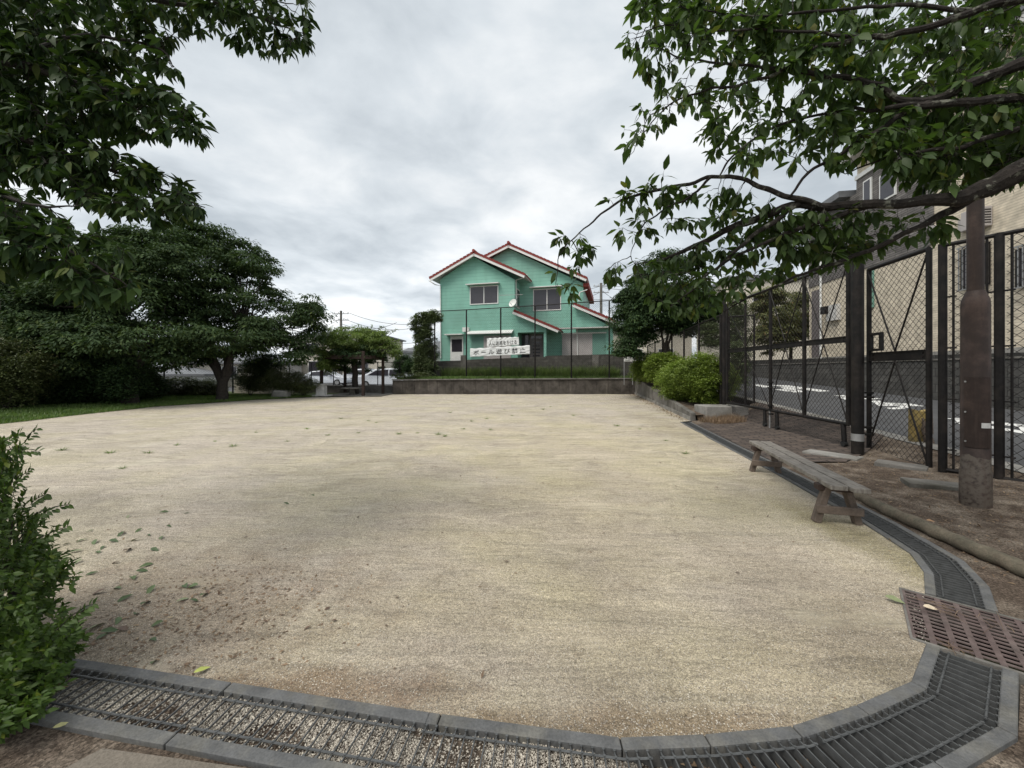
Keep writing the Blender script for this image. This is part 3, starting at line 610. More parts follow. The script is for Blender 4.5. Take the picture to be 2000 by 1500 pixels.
# pebbles on the field near the camera
pts = []
while len(pts) < 60000:
    y = 1.5 + RNG.random() ** 1.5 * 3.4; x = RNG.uniform(-1.35 * y, 1.3 * y)
    pts.append((x, y))
k = inpoly(np.array([p[0] for p in pts]), np.array([p[1] for p in pts]), INN_A + INN_B[:6] + [(3.6, 6), (-9, 6), (-9, 3)])
pts = [(p[0], p[1], sandz(*p) + .0008) for p, kk in zip(pts, k) if kk]
o = pebbles('gravel', pts, .0012, .0042, M['pebble']); tag(o, 'fine gravel grains loose on the sand near the camera', 'gravel', kind='stuff')

# catch basin cover
ea = Vector((.75, -.66)).normalized(); eb = Vector((.66, .75)).normalized(); a0, a1, b0, b1 = .25, 1.02, 3.072, 3.745
def CB(a, b_, z): p = ea * a + eb * b_; return (p.x, p.y, z)
t = thing('catch_basin', 'brown cast iron catch basin cover with rows of slots at the channel corner', 'drain cover', CB((a0 + a1) / 2, (b0 + b1) / 2, 0))
mb = MB()
for (x0, x1, y0, y1) in ((a0, a1, b0, b0 + .02), (a0, a1, b1 - .02, b1), (a0, a0 + .012, b0 + .02, b1 - .02), (a1 - .03, a1, b0 + .02, b1 - .02)):
    mb.prism([CB(x0, y0, -.15), CB(x1, y0, -.15), CB(x1, y1, -.15), CB(x0, y1, -.15)], (0, 0, .155))
mb.build('frame', M['concrete_dark'], t)
mb = MB(); x0, x1, y0, y1 = a0 + .012, a1 - .03, b0 + .02, b1 - .02
nx_, ny_ = 9, 14
for i in range(nx_ + 1):
    x = x0 + (x1 - x0) * i / nx_; mb.beam(CB(x, y0, -.001), CB(x, y1, -.001), .026, .008)
for j in range(ny_ + 1):
    y = y0 + (y1 - y0) * j / ny_; mb.beam(CB(x0, y, -.001), CB(x1, y, -.001), .018, .005)
mb.build('cover', M['iron'], t)
mb = MB(); mb.prism([CB(x0, y0, -.34), CB(x1, y0, -.34), CB(x1, y1, -.34), CB(x0, y1, -.34)], (0, 0, .02)); mb.build('pit_floor', M['black'], t)  # floor coloured black to paint the darkness seen through the slots
# log-shaped kerb
lk = [(4.15, 4.9, .0), (4.0, 4.35, .03), (3.88, 3.95, .045), (3.8, 3.5, .05), (3.74, 3.15, .05), (3.72, 2.85, .05), (3.7, 2.5, .05), (3.75, 2.0, .05), (3.9, 1.3, .05)]
M['log'] = mat('log_concrete', (.15, .125, .092), rough=.9, var=.3, scale=8, bump=.7, bscale=50, col2=(.12, .11, .08), c2scale=6, fine=.25)
mb = MB(); pts = []
for a, b_ in zip(lk, lk[1:]):
    for i in range(6): q3 = Vector(a).lerp(Vector(b_), i / 6); pts.append(q3 + Vector((noise.noise(q3 * 6) * .012, 0, noise.noise(q3 * 5) * .01)))
mb.tube(pts, [.056 + .005 * math.sin(i * 1.7) for i in range(len(pts))], 10)
o = mb.build('log_kerb', M['log'], None, True); tag(o, 'brown log-shaped concrete kerb edging the soil bed beside the pole', 'kerb')

# ------------------------------------------------------------------ bench
t = thing('park_bench', 'weathered backless wooden bench standing on the sand across the channel', 'bench', (3.45, 4.7, 0))
nearL, nearR, farL, farR = Vector((3.0, 3.80, 0)), Vector((3.36, 3.74, 0)), Vector((3.53, 5.66, 0)), Vector((3.87, 5.58, 0))
bn = (nearL + nearR) / 2; bf = (farL + farR) / 2; bd = (bf - bn).normalized(); bs = Vector((bd.y, -bd.x, 0))
M['benchtop'] = mat('bench_top_wood', (.235, .215, .19), rough=.85, var=.2, scale=4, bump=.5, bscale=60)
for m_ in (M['benchtop'],):
    mixin(m_, mnode(m_, 'MULTIPLY', noisefac(m_, 9, .45, .62, stretch=(5, .8, 1)), .7), mul=(.5, .48, .46))
def wavy(a, b_, wd, ht, nseg=24, seed=0):
    mb = MB(); vs = []; d = (b_ - a); x = Vector((d.y, -d.x, 0)).normalized()
    for i in range(nseg + 1):
        p = a + d * i / nseg; e1 = noise.noise(Vector((i * .5, seed, 0))) * .006; e2 = noise.noise(Vector((i * .5, seed, 9))) * .006
        vs += [p - x * (wd / 2 + e1) - Vector((0, 0, ht / 2)), p + x * (wd / 2 + e2) - Vector((0, 0, ht / 2)), p + x * (wd / 2 + e2) + Vector((0, 0, ht / 2 + e1)), p - x * (wd / 2 + e1) + Vector((0, 0, ht / 2 + e2))]
    fs = [(i * 4 + k, i * 4 + (k + 1) % 4, i * 4 + 4 + (k + 1) % 4, i * 4 + 4 + k) for i in range(nseg) for k in range(4)] + [(0, 3, 2, 1), tuple(nseg * 4 + k for k in range(4))]
    mb.add(vs, fs); return mb
for k, off in enumerate((-.072, .078)):
    a = bn + bs * off - bd * (.22 + .05 * k) + Vector((0, 0, .395)); b_ = bf + bs * off + bd * .24 + Vector((0, 0, .395))
    bevel(wavy(a, b_, .135, .045, seed=k * 5).build('seat_plank', M['benchtop'], t), .008, 2)
for foot in (nearL, nearR, farL, farR):
    c = bn if foot in (nearL, nearR) else bf; topp = c.lerp(foot, .42) + Vector((0, 0, .375)); mb = MB(); mb.beam(foot, topp, .06, .085, up=bd); bevel(mb.build('leg', M['wood'], t), .006, 1)
for c in (bn, bf):
    mb = MB(); mb.beam(c - bs * .17 + bd * .0 + Vector((0, 0, .345)), c + bs * .17 + Vector((0, 0, .345)), .10, .06); bevel(mb.build('bearer', M['brownwood'], t), .006, 1)
    for sgn in (-.065,):
        mb = MB(); mb.beam(c - bs * .19 + bd * sgn + Vector((0, 0, .14)), c + bs * .19 + bd * sgn + Vector((0, 0, .14)), .035, .075); bevel(mb.build('crosspiece', M['wood'], t), .006, 1)

# ------------------------------------------------------------------ lamp pole
pb = G(1905, 984, .03); pb.z = 0
t = thing('lamp_post', 'thick brown steel lamp post with a wider base standing in the soil bed', 'lamp post', pb)
mb = MB(); mb.lathe(pb, [(.122, -.05), (.120, .40), (.112, .41), (.110, 2.2), (.106, 2.26), (.072, 2.36)], 20); mb.build('base_section', M['brownpole'], t, True)
mb = MB(); mb.lathe(pb, [(.066, 2.34), (.066, 4.5), (.058, 8.2)], 18); mb.build('shaft', M['brownpole'], t, True)
mb = MB(); mb.tube([pb + Vector((0, 0, 8.1)), pb + Vector((-.3, -.3, 8.5)), pb + Vector((-.9, -.9, 8.6))], .045, 8); mb.build('arm', M['brownpole'], t, True)
mb = MB(); mb.lathe(pb + Vector((-1.1, -1.1, 8.5)), [(.1, .14), (.26, .08), (.28, 0), (.2, -.06)], 14); mb.build('lamp_head', M['dirtywhite'], t, True)
# service door: curved plate proud of the base
def plate(c, r, az0, az1, z0, z1, th=.006, n_=8):
    mb = MB(); vs = []
    for i in range(n_ + 1):
        a = az0 + (az1 - az0) * i / n_
        for rr in (r, r + th):
            for z in (z0, z1): vs.append((c.x + rr * math.cos(a), c.y + rr * math.sin(a), c.z + z))
    fs = []
    for i in range(n_):
        b4 = i * 4; q4 = b4 + 4; fs += [(b4 + 2, q4 + 2, q4 + 3, b4 + 3), (b4 + 1, b4 + 3, q4 + 3, q4 + 1), (b4, q4, q4 + 2, b4 + 2), (b4, b4 + 1, q4 + 1, q4)]
    fs += [(0, 2, 3, 1), (n_ * 4, n_ * 4 + 1, n_ * 4 + 3, n_ * 4 + 2)]; return mb.add(vs, fs)
fa = math.atan2(-pb.y, -pb.x)
d_ = plate(pb, .114, fa - .75, fa + 1.05, .66, 1.42).build('service_door', M['brownpole'], t)
for zz in (.72, 1.04, 1.37):
    a = fa - .6; mb = MB(); c = pb + Vector((math.cos(a), math.sin(a), 0)) * .121; mb.tube([c + Vector((0, 0, zz)), c + Vector((math.cos(a), math.sin(a), 0)) * .006 + Vector((0, 0, zz))], .010, 8); mb.build('screw', M['galv'], d_)
plate(pb, .121, fa + .35, fa + 1.0, .875, .93, .003).build('sticker', M['dirtywhite'], t)

# ------------------------------------------------------------------ chain-link gates and fences
def chain(mb, o0, ud, Wd, z0, z1, pitch, r):
    # two families of diagonals clipped to the rectangle
    H = z1 - z0; ud = Vector(ud); o0 = Vector(o0); nseg = int((Wd + H) / pitch)
    for fam in (1, -1):
        for i in range(1, nseg + 1):
            c = i * pitch      # u + v = c  (fam 1)   or  u - v = c-H (fam -1)
            if fam == 1: u0, u1 = max(0, c - H), min(Wd, c); v0, v1 = c - u0, c - u1
            else: u0, u1 = max(0, c - H), min(Wd, c); v0, v1 = u0 - (c - H), u1 - (c - H)
            if u1 - u0 < .01: continue
            off = ud.cross(Vector((0, 0, 1))) * (r * fam)
            a = o0 + ud * u0 + Vector((0, 0, z0 + v0)) + off; b_ = o0 + ud * u1 + Vector((0, 0, z0 + v1)) + off
            mb.tube([a, b_], r, 3, False)
def wirepanel(parent, a, b_, z0, z1, pitch, r, name='chain_link_mesh', m_=None):
    a = Vector(a); b_ = Vector(b_); ud = (b_ - a); ud.z = 0; Wd = ud.length; ud.normalize(); mb = MB(); chain(mb, (a.x, a.y, 0), ud, Wd, z0, z1, pitch, r); return mb.build(name, m_ or M['wire'], parent)
GA = Vector((6.45, 11.65, 0)); GB_ = Vector((6.03, 6.88, 0))
def gl_(px):   # point of gate line under pixel column
    u = (GB_ - GA); k = (px - 1000) / F; s = (k * GA.y - GA.x) / (u.x - k * u.y); return GA + u * s
z0g, z1g, zm = .52, 3.45, 2.05
t = thing('sliding_gate', 'tall black chain-link sliding gate on wheeled legs across the brick paving', 'gate', (GB_.x, GB_.y, 0))
ups = [gl_(1420), gl_(1456), gl_(1505), gl_(1571), gl_(1657)]
for i, u in enumerate(ups):
    mb = MB(); r = .037 if i in (0, 2, 3, 4) else .028
    mb.tube([u + Vector((0, 0, z0g - .02)), u + Vector((0, 0, z1g))], r, 12); mb.build('upright', M['black'], t, True)
mb = MB(); mb.tube([ups[0] + Vector((0, 0, z1g)), ups[-1] + Vector((0, 0, z1g))], .032, 10); mb.build('top_rail', M['black'], t, True)
mb = MB(); mb.tube([ups[0] + Vector((0, 0, z0g)), ups[-1] + Vector((0, 0, z0g))], .032, 10); mb.build('bottom_rail', M['black'], t, True)
for a, b_ in zip(ups, ups[1:]):
    mb = MB(); d = (b_ - a).normalized(); zz = Vector((0, 0, zm))
    mb.beam(a + d * .045 + zz, b_ - d * .045 + zz, .012, .11)
    for s in (-1, 1): mb.beam(a + d * .045 + zz + Vector((0, 0, s * .05)), b_ - d * .045 + zz + Vector((0, 0, s * .05)), .05, .010)
    for e_, s in ((a, 1), (b_, -1)):
        for zz2 in (-.025, .025):
            p = e_ + d * s * .1 + Vector((-.01, 0, zm + zz2)); mb.tube([p, p + Vector((-.016, 0, 0))], .010, 6)
    mb.build('middle_rail', M['black'], t)
c_ = [(ups[0], ups[2]), (ups[2], ups[3]), (ups[3], ups[4])]
for a, b_ in ((ups[2], ups[3]), (ups[3], ups[4]), (ups[0], ups[2])):
    m_ = (a + b_) / 2
    for q in (a, b_):
        for (ze, zc_) in ((z1g - .05, zm + .06), (z0g + .05, zm - .06)):
            mb = MB(); mb.tube([q + Vector((-.02, 0, ze)), m_ + Vector((-.02, 0, zc_))], .011, 6); mb.build('brace', M['black'], t, True)
wirepanel(t, ups[0] + Vector((.03, 0, 0)), ups[-1] + Vector((.03, 0, 0)), z0g, z1g, .105, .0034)
# finer skirt mesh below
wirepanel(t, ups[2] + Vector((.03, 0, 0)), ups[-1] + Vector((.03, 0, 0)), .12, z0g - .01, .03, .0018, 'skirt_mesh')
wirepanel(t, ups[0] + Vector((.03, 0, 0)), ups[2] + Vector((.03, 0, 0)), .2, z0g - .01, .03, .0018, 'skirt_mesh')
mb = MB(); mb.tube([ups[2] + Vector((.03, 0, .11)), ups[-1] + Vector((.03, 0, .08))], .016, 8); mb.build('skirt_rail', M['black'], t)
gd = (GB_ - GA).normalized()
for u in (ups[2] - gd * .25, ups[2] + gd * .25, ups[4] - gd * .12):
    zg = slopez(u.x, u.y) + .02
    lg = MB(); lg.tube([u + Vector((0, 0, z0g)), u + gd * .05 + Vector((-.02, 0, zg + .1))], .04, 10); lgo = lg.build('leg', M['black'], t, True)
    for zz in (.3, .5, .75): pass
    wh = MB(); wh.tube([u + gd * .05 + Vector((-.05, 0, zg + .055)), u + gd * .05 + Vector((.01, 0, zg + .055))], .05, 12); wh.build('wheel', M['tyre'], lgo, True)
for zz in (1.05, 1.18, .42, .52, .62): 
    mb = MB(); mb.tube([ups[2] + Vector((0, 0, zz)), ups[2] + Vector((0, 0, zz + .03))], .068, 10); mb.build('clamp', M['black'], t, True)
mb = MB(); mb.tube([ups[2] + Vector((-.02, 0, .05)), ups[2] + Vector((-.02, 0, .55))], .018, 8); mb.build('drop_bolt', M['galv'], t, True)
# end posts of the gate run
def post(name, label, p, z0, z1, r, cap=True, group=None, extra=None):
    t = thing(name, label, 'post', (p.x, p.y, z0), 0, group)
    mb = MB(); mb.tube([(p.x, p.y, z0 - .1), (p.x, p.y, z1)], r, 16); mb.build('shaft', M['black'], t, True)
    mb = MB(); mb.lathe((p.x, p.y, z1), [(r * 1.08, -.02), (r * 1.08, .015), (r * .6, .04)], 14); mb.build('cap', M['black'], t, True)
    return t
BP = Vector((5.98, 6.62, 0)) + Vector((-.05, 0, 0)); BP = P(1675, 0, 6.5); BP.z = 0
tp = post('gate_post', 'thickest black steel gate post, with grey tape near its foot', BP, 0, 3.95, .085)
mb = MB(); mb.lathe(BP, [(.088, .30), (.088, .42)], 16); mb.build('tape', M['dirtywhite'] if False else M['galv'], tp, True)
fp = P(1414, 0, 11.9); fp.z = 0
post('gate_post', 'slim black gate post on the concrete footing beside the bright hedge', fp, .3, 3.95, .055)
mb = MB(); c = gl_(1420); mb.box(c.x - .75, c.x + .5, c.y - .25, c.y + .5, -.1, .42)
o = mb.build('footing', M['concrete'], None); bevel(o, .02, 2); tag(o, 'low concrete footing under the far end of the sliding gate', 'footing')
# swing gate (walk-through)
A2 = Vector((6.27, 6.73, 0)); B2 = Vector((6.03, 5.56, 0)); z0, z1, zm2 = .07, 3.25, 1.72; d2 = (B2 - A2).normalized()
t = thing('swing_gate', 'narrow black chain-link swing gate with a latch box at its left edge', 'gate', (A2.x, A2.y, .05))
A2 = A2 - Vector((0.02, 0, 0))
for q in (A2, B2):
    mb = MB(); mb.tube([q + Vector((0, 0, z0)), q + Vector((0, 0, z1))], .036, 12); mb.build('upright', M['black'], t, True)
for nm, zz in (('top_rail', z1), ('bottom_rail', z0)):
    mb = MB(); mb.tube([A2 + Vector((0, 0, zz)), B2 + Vector((0, 0, zz))], .034, 10); mb.build(nm, M['black'], t, True)
mb = MB(); zz = Vector((0, 0, zm2)); mb.beam(A2 + zz, B2 + zz, .012, .15)
for s in (-1, 1): mb.beam(A2 + zz + Vector((0, 0, s * .07)), B2 + zz + Vector((0, 0, s * .07)), .05, .012)
for q, s in ((A2, 1), (B2, -1)):
    for k in (-.03, .03): p = q + d2 * s * .1 + Vector((-.01, -.004, zm2 + k)); mb.tube([p, p + Vector((-.02, 0, 0))], .011, 6)
mb.build('middle_rail', M['black'], t)
m_ = (A2 + B2) / 2
for q in (A2, B2):
    for (ze, zc_) in ((z1 - .05, zm2 + .08), (z0 + .05, zm2 - .08)):
        mb = MB(); mb.tube([q + Vector((-.02, 0, ze)), m_ + Vector((-.02, 0, zc_))], .013, 6); mb.build('brace', M['black'], t, True)
wirepanel(t, A2 + Vector((.03, 0, 0)), B2 + Vector((.03, 0, 0)), z0, z1, .105, .0034)
lb = MB(); a = A2 + Vector((-.03, 0, zm2 + .1))
for (u0, u1, w0, w1) in ((0.03, .31, .27, .31), (0.03, .31, .0, .04), (0.03, .07, .04, .27), (.27, .31, .04, .27)):
    lb.prism([a + d2 * u0 + Vector((0, 0, w0)), a + d2 * u1 + Vector((0, 0, w0)), a + d2 * u1 + Vector((0, 0, w1)), a + d2 * u0 + Vector((0, 0, w1))], (.06, 0, 0))
lb.build('latch_box', M['black'], t)
for zz in (.35, .47, 1.0, 1.08):
    mb = MB(); mb.tube([A2 + Vector((0, 0, zz)), A2 + Vector((0, 0, zz + .035))], .068, 10); mb.build('clamp', M['black'], t, True)
# fence towards the right
C1 = Vector((5.97, 5.33, 0)); C2 = Vector((6.21, 4.9, 0)); C3 = Vector((6.62, 4.15, 0)); C4 = Vector((7.4, 2.75, 0))
t = thing('chain_link_fence', 'tall black chain-link fence right of the swing gate behind the lamp post', 'fence', (C2.x, C2.y, 0))
for q, r in ((C1, .046), (C2, .046), (C3, .046), (C4, .046)):
    p_ = MB(); p_.tube([q + Vector((0, 0, -.05)), q + Vector((0, 0, 3.24))], r, 14); po = p_.build('post', M['black'], t, True)
dd = [(C1, C2), (C2, C3), (C3, C4)]
for a, b_ in dd:
    for nm, zz in (('top_rail', 3.22), ('bottom_rail', .12)):
        mb = MB(); mb.tube([a + Vector((0, 0, zz)), b_ + Vector((0, 0, zz))], .028, 8); mb.build(nm, M['black'], t, True)
    u = (b_ - a).normalized()
    for q, s in ((a, 1), (b_, -1)):
        mb = MB(); e_ = q + u * s * .1; mb.tube([e_ + Vector((0, 0, .12)), e_ + Vector((0, 0, 3.2))], .014, 6)
        for zz in (.4, 1.1, 1.8, 2.5): mb.tube([q + Vector((0, 0, zz)), e_ + u * s * .03 + Vector((0, 0, zz))], .012, 5)
        mb.build('tension_bar', M['black'], t, True)
    wirepanel(t, a + u * .06, b_ - u * .06, .12, 3.22, .105, .0034)
# concrete strip under it
mb = MB(); nn = Vector((.12, .06, 0))
for a, b_ in ((B2 + Vector((.1, .1, 0)), C1), (C1, C2), (C2, C3), (C3, C4)):
    mb.prism([a - nn + Vector((0, 0, -.1)), b_ - nn + Vector((0, 0, -.1)), b_ + nn + Vector((0, 0, -.1)), a + nn + Vector((0, 0, -.1))], (0, 0, .155))
o = mb.build('fence_footing', M['concrete_dark'], None); tag(o, 'low concrete strip under the chain-link fence beside the lamp post', 'footing')
# paving slabs lying in the soil
def slab(label, px, py, sx, sy, rz, z=.02, m_=None):
    c = G(px, py, z); t = MB(); t.box(-sx / 2, sx / 2, -sy / 2, sy / 2, -.06, .014); o = t.build('stone_slab', m_ or M['concrete_dark']); o.location = (c.x, c.y, slopez(c.x, c.y) + .022 + z * .5); o.rotation_euler = (0, 0, rz); bevel(o, .012, 2)
    tag(o, label, 'slab'); return o
slab('pale concrete slab under the thick gate post', 1625, 893, .75, .34, -1.0, .01, M['concrete'])
slab('mossy flat slab below the swing gate', 1760, 918, .55, .3, -.9, .01)
slab('round-cornered slab with a bolt hole beside the fence post', 1830, 952, .6, .3, -.5, .02)
# yellow post beyond gate
c = onplane(1797, 862, pr0, prn); t = thing('broken_bollard', 'weathered yellow wooden bollard split open beside the road', 'bollard', c)
mb = MB(); mb.prism([(c.x - .16, c.y - .05, c.z), (c.x + .13, c.y - .05, c.z), (c.x + .13, c.y - .05, c.z + .55), (c.x - .02, c.y - .05, c.z + .52), (c.x - .15, c.y - .05, c.z + .56)], (0, .1, 0)); mb.build('panel', M['yellow'], t)
mb = MB(); mb.tube(curve(c + Vector((.03, -.12, 0)), c + Vector((-.10, -.13, .42)), 0, 5, .2), [.07, .06, .045, .04, .03, .012], 7); mb.tube([c + Vector((.04, -.12, .15)), c + Vector((.09, -.1, .55))], [.045, .015], 7); mb.build('stump', M['wood'], t, True)

# ------------------------------------------------------------------ retaining wall (park side)
def wallrun(mb, pts, th):   # pts: (x,y,zbot,ztop); thickness away from field
    for (a, b_) in zip(pts, pts[1:]):
        d = Vector((b_[0] - a[0], b_[1] - a[1], 0)).normalized(); n_ = Vector((-d.y, d.x, 0)) * th
        vs = [Vector((a[0], a[1], a[2])), Vector((b_[0], b_[1], b_[2])), Vector((b_[0], b_[1], b_[3])), Vector((a[0], a[1], a[3]))]
        mb.prism(vs, n_)
t = thing('retaining_wall', 'dark weathered plank-marked retaining wall along the far edge of the sand', 'wall', (0, 23.5, 0))
# individual upright panels
x = -7.3; i = 0
mb = MB(); cap = MB()
while x < 7.45:
    x2 = min(7.5, x + .62 + .14 * math.sin(i * 7.3)); dz = noise.noise(Vector((i * 3.1, 0, 0))) * .012; dy = noise.noise(Vector((i * 2.3, 5, 0))) * .012
    mb.box(x + .006, x2 - .006, 23.48 + dy * 1.6, 23.6, -.05, .84 + .006 * (x + 7.3) + dz); x = x2; i += 1
mb.build('wall_panels', M['fencewood'], t)
mb = MB(); mb.prism([(-7.32, 23.40, .85), (7.5, 23.42, .935), (7.5, 23.42, 1.0), (-7.32, 23.40, .915)], (0, .35, 0)); mb.build('coping', M['concrete_dark'], t)
t = thing('retaining_wall', 'grey concrete retaining wall stepping down beside the bright green hedge', 'wall', (6.4, 17, 0))
pts = []
for i in range(13):
    k = i / 12; x_ = WC[0] + (WE[0] - WC[0]) * k; y_ = WC[1] + (WE[1] - WC[1]) * k; tz = .94 if k < .12 else .94 - (k - .12) / .88 * .72; pts.append((x_, y_, tz))
mb = MB(); wl = MB()
for a, b_ in zip(pts, pts[1:]):
    wl.prism([(a[0], a[1], -.05), (b_[0], b_[1], -.05), (b_[0], b_[1], b_[2]), (a[0], a[1], a[2])], (.16, .03, 0))
    mb.prism([(a[0] - .03, a[1], -.05), (b_[0] - .03, b_[1], -.05), (b_[0] - .03, b_[1], .12), (a[0] - .03, a[1], .12)], (.028, .005, 0))
wl.build('wall_body', M['concrete_dark'], t); mb.build('plinth', M['concrete'], t)
# litter strip along it
def strew(name, label, cat, pts, L0, W0, m_, shape='mid', tilt=.35, kind='stuff'):
    k = len(pts); a = unit(k); a[:, 2] *= tilt; nn = unit(k) * tilt + np.array([0, 0, 1]); s = RNG.uniform(.6, 1.3, k)
    o = leafmesh(name, np.array(pts), a, nn, L0 * s, W0 * s, shape, m_, None, fold=.2, curl=.15); tag(o, label, cat, kind=kind); return o
pts_ = []
for _ in range(900):
    k = RNG.random(); p = Vector((WC[0], WC[1])).lerp(Vector(WE), k); q_ = p + Vector((-.05 - abs(RNG.normal()) * .18, RNG.normal() * .05)); pts_.append((q_.x, q_.y, .012))
strew('leaf_litter', 'dead leaves gathered along the foot of the stepped retaining wall', 'leaf litter', pts_, .06, .03, M['dry'])
pts_ = []
while len(pts_) < 2600:
    x = RNG.uniform(3.4, 7); y = RNG.uniform(1.4, 6.6)
    if x < xt(y) + .1 or x > redge(y): continue
    pts_.append((x, y, slopez(x, y) + .006))
strew('leaf_litter', 'small dead leaves and twigs scattered over the soil round the lamp post', 'leaf litter', pts_, .035, .014, M['dry'])
pts_ = []
for _ in range(500):
    s = RNG.uniform(2.2, 3.9); a, b_ = at_s(INN_A, OUT_A, s); p = a.lerp(b_, RNG.uniform(.18, .82)); pts_.append((p.x, p.y, -.013))
for _ in range(160):
    s = RNG.uniform(AA[3] - .3, AA[5]); a, b_ = at_s(INN_A, OUT_A, s); p = a.lerp(b_, RNG.uniform(.18, .82)); pts_.append((p.x, p.y, -.055))
strew('leaf_litter', 'dead leaves caught under the steel channel grates', 'leaf litter', pts_, .06, .028, M['dry'])

# ------------------------------------------------------------------ back chain-link fence with banners
F0 = Vector((-5.37, 26.7, 0)); F1 = Vector((6.0, 23.85, 0)); fu = (F1 - F0); FL = fu.length; fu.normalize(); fn = Vector((fu.y, -fu.x, 0))
def FPt(px, py, off=0): return onplane(px, py, F0 + fn * off, fn)
t = thing('chain_link_fence', 'tall dark chain-link fence carrying two white banners in front of the green house', 'fence', (0, 25.3, .9))
tops = {849: 608, 911: 605, 978: 601, 1045: 597, 1116: 592, 1190: 587}
tp_ = []
for px, py in tops.items():
    p = FPt(px, py); tp_.append(p); mb = MB(); mb.tube([(p.x, p.y, .78), (p.x, p.y, p.z)], .048, 8); mb.build('post', M['black'], t, True)
pl = FPt(812, 612); tp_ = [pl] + tp_; pr_ = FPt(1238, 584); tp_.append(pr_)
mb = MB(); mb.tube([(pl.x, pl.y, .78), (pl.x, pl.y, pl.z)], .045, 8); mb.build('post', M['black'], t, True)
mb = MB(); mb.tube([(pr_.x, pr_.y, .78), (pr_.x, pr_.y, pr_.z)], .045, 8); mb.build('post', M['black'], t, True)
mb = MB(); mb.tube(tp_, .03, 8); mb.build('top_rail', M['black'], t, True)
for a, b_ in zip(tp_, tp_[1:]):
    wirepanel(t, a, b_, .95, min(a.z, b_.z), .125, .0034)
pm = Vector(pr_) ; 
# banners
def banner(label, c4, rows, seed):
    tl, tr_, br, bl = [FPt(px, py, .09) for px, py in c4]
    t = thing('banner', label, 'banner', (bl + br) / 2)
    NX, NY = 60, 12; vs = []
    for j in range(NY + 1):
        for i in range(NX + 1):
            u, v = i / NX, j / NY; p = tl.lerp(tr_, u).lerp(bl.lerp(br, u), v)
            wv = noise.noise(Vector((u * 14 + v * 5 + seed, v * 2.2 - u * 3, seed))) * .035 + noise.noise(Vector((u * 30 - v * 8, v * 4, seed + 3))) * .02
            edge = (math.sin(u * 40 + seed) * .018 * (1 if j == 0 else -.5 if j == NY else 0))
            vs.append(p + fn * wv + Vector((0, 0, edge)))
    fs = [(j * (NX + 1) + i, (j + 1) * (NX + 1) + i, (j + 1) * (NX + 1) + i + 1, j * (NX + 1) + i + 1) for j in range(NY) for i in range(NX)]
    mb = MB(); mb.add(vs, fs); o = mb.build('cloth', M['cloth'], t, True); sm = o.modifiers.new('solid', 'SOLIDIFY'); sm.thickness = .004
    for txt, u0, u1, v0, v1, bold in rows:
        cu = bpy.data.curves.new('lettering', 'FONT'); cu.body = txt; cu.size = 1; cu.offset = bold; cu.resolution_u = 3; cu.space_character = 1.55 if seed < 2 else 1.15; cu.extrude = 0.0
        ob = bpy.data.objects.new('lettering_source', cu); col.objects.link(ob); dg = bpy.context.evaluated_depsgraph_get(); me = bpy.data.meshes.new_from_object(ob.evaluated_get(dg)); bpy.data.objects.remove(ob)
        co = np.empty(len(me.vertices) * 3); me.vertices.foreach_get('co', co); co = co.reshape(-1, 3)
        if not len(co): continue
        mn = co.min(0); mxx = co.max(0)
        for k, v_ in enumerate(me.vertices):
            u = u0 + (u1 - u0) * (co[k][0] - mn[0]) / (mxx[0] - mn[0]); v = v1 + (v0 - v1) * (co[k][1] - mn[1]) / (mxx[1] - mn[1])
            p = tl.lerp(tr_, u).lerp(bl.lerp(br, u), v)
            wv = noise.noise(Vector((u * 14 + v * 5 + seed, v * 2.2 - u * 3, seed))) * .035 + noise.noise(Vector((u * 30 - v * 8, v * 4, seed + 3))) * .02
            v_.co = p + fn * (wv + .012)
        link('lettering', me, M['ink'], t)
    return t
banner('long white banner with large Japanese lettering hung low on the far fence', [(918, 681), (1035, 674.5), (1035, 691.5), (918, 697)], [('ボール遊び禁止', .06, .93, .22, .84, .01)], 1.0)
banner('shorter white banner with smaller Japanese lettering hung just above the long one', [(951, 661), (1013, 658), (1014, 674), (951, 678)], [('人に迷惑をかける', .06, .93, .34, .88, .006)], 4.0)
# notice board
c = P(1228, 722, 22.9); t = thing('notice_board', 'small white notice board on two thin posts beside the bright hedge', 'sign', (c.x, c.y, .9))
mb = MB(); tl = P(1218.5, 690, 22.9); br = P(1237, 706, 22.9); mb.box(tl.x, br.x, 22.88, 22.92, br.z, tl.z); mb.build('board', M['white'], t)
for x_ in (tl.x + .03, br.x - .03): mb = MB(); mb.tube([(x_, 22.95, .6), (x_, 22.95, tl.z)], .02, 6); mb.build('post', M['galv'], t)
mb = MB(); W0 = br.x - tl.x; H0 = tl.z - br.z
for k in range(5):
    zz = br.z + H0 * (.85 - k * .16); mb.box(tl.x + W0 * .42, tl.x + W0 * (.9 - .1 * (k % 2)), 22.872, 22.879, zz - .008, zz + .008)
for cx, cz in ((.22, .75), (.22, .42)):
    x_ = tl.x + W0 * cx; z_ = br.z + H0 * cz; mb.lathe((x_, 22.875, z_), [(.001, 0), (.001, .001)], 3); mb.box(x_ - .03, x_ + .03, 22.872, 22.879, z_ - .05, z_ + .05)
mb.box(tl.x + W0 * .12, tl.x + W0 * .6, 22.872, 22.879, br.z + H0 * .1 - .008, br.z + H0 * .1 + .012)
mb.build('printing', M['ink'], t)

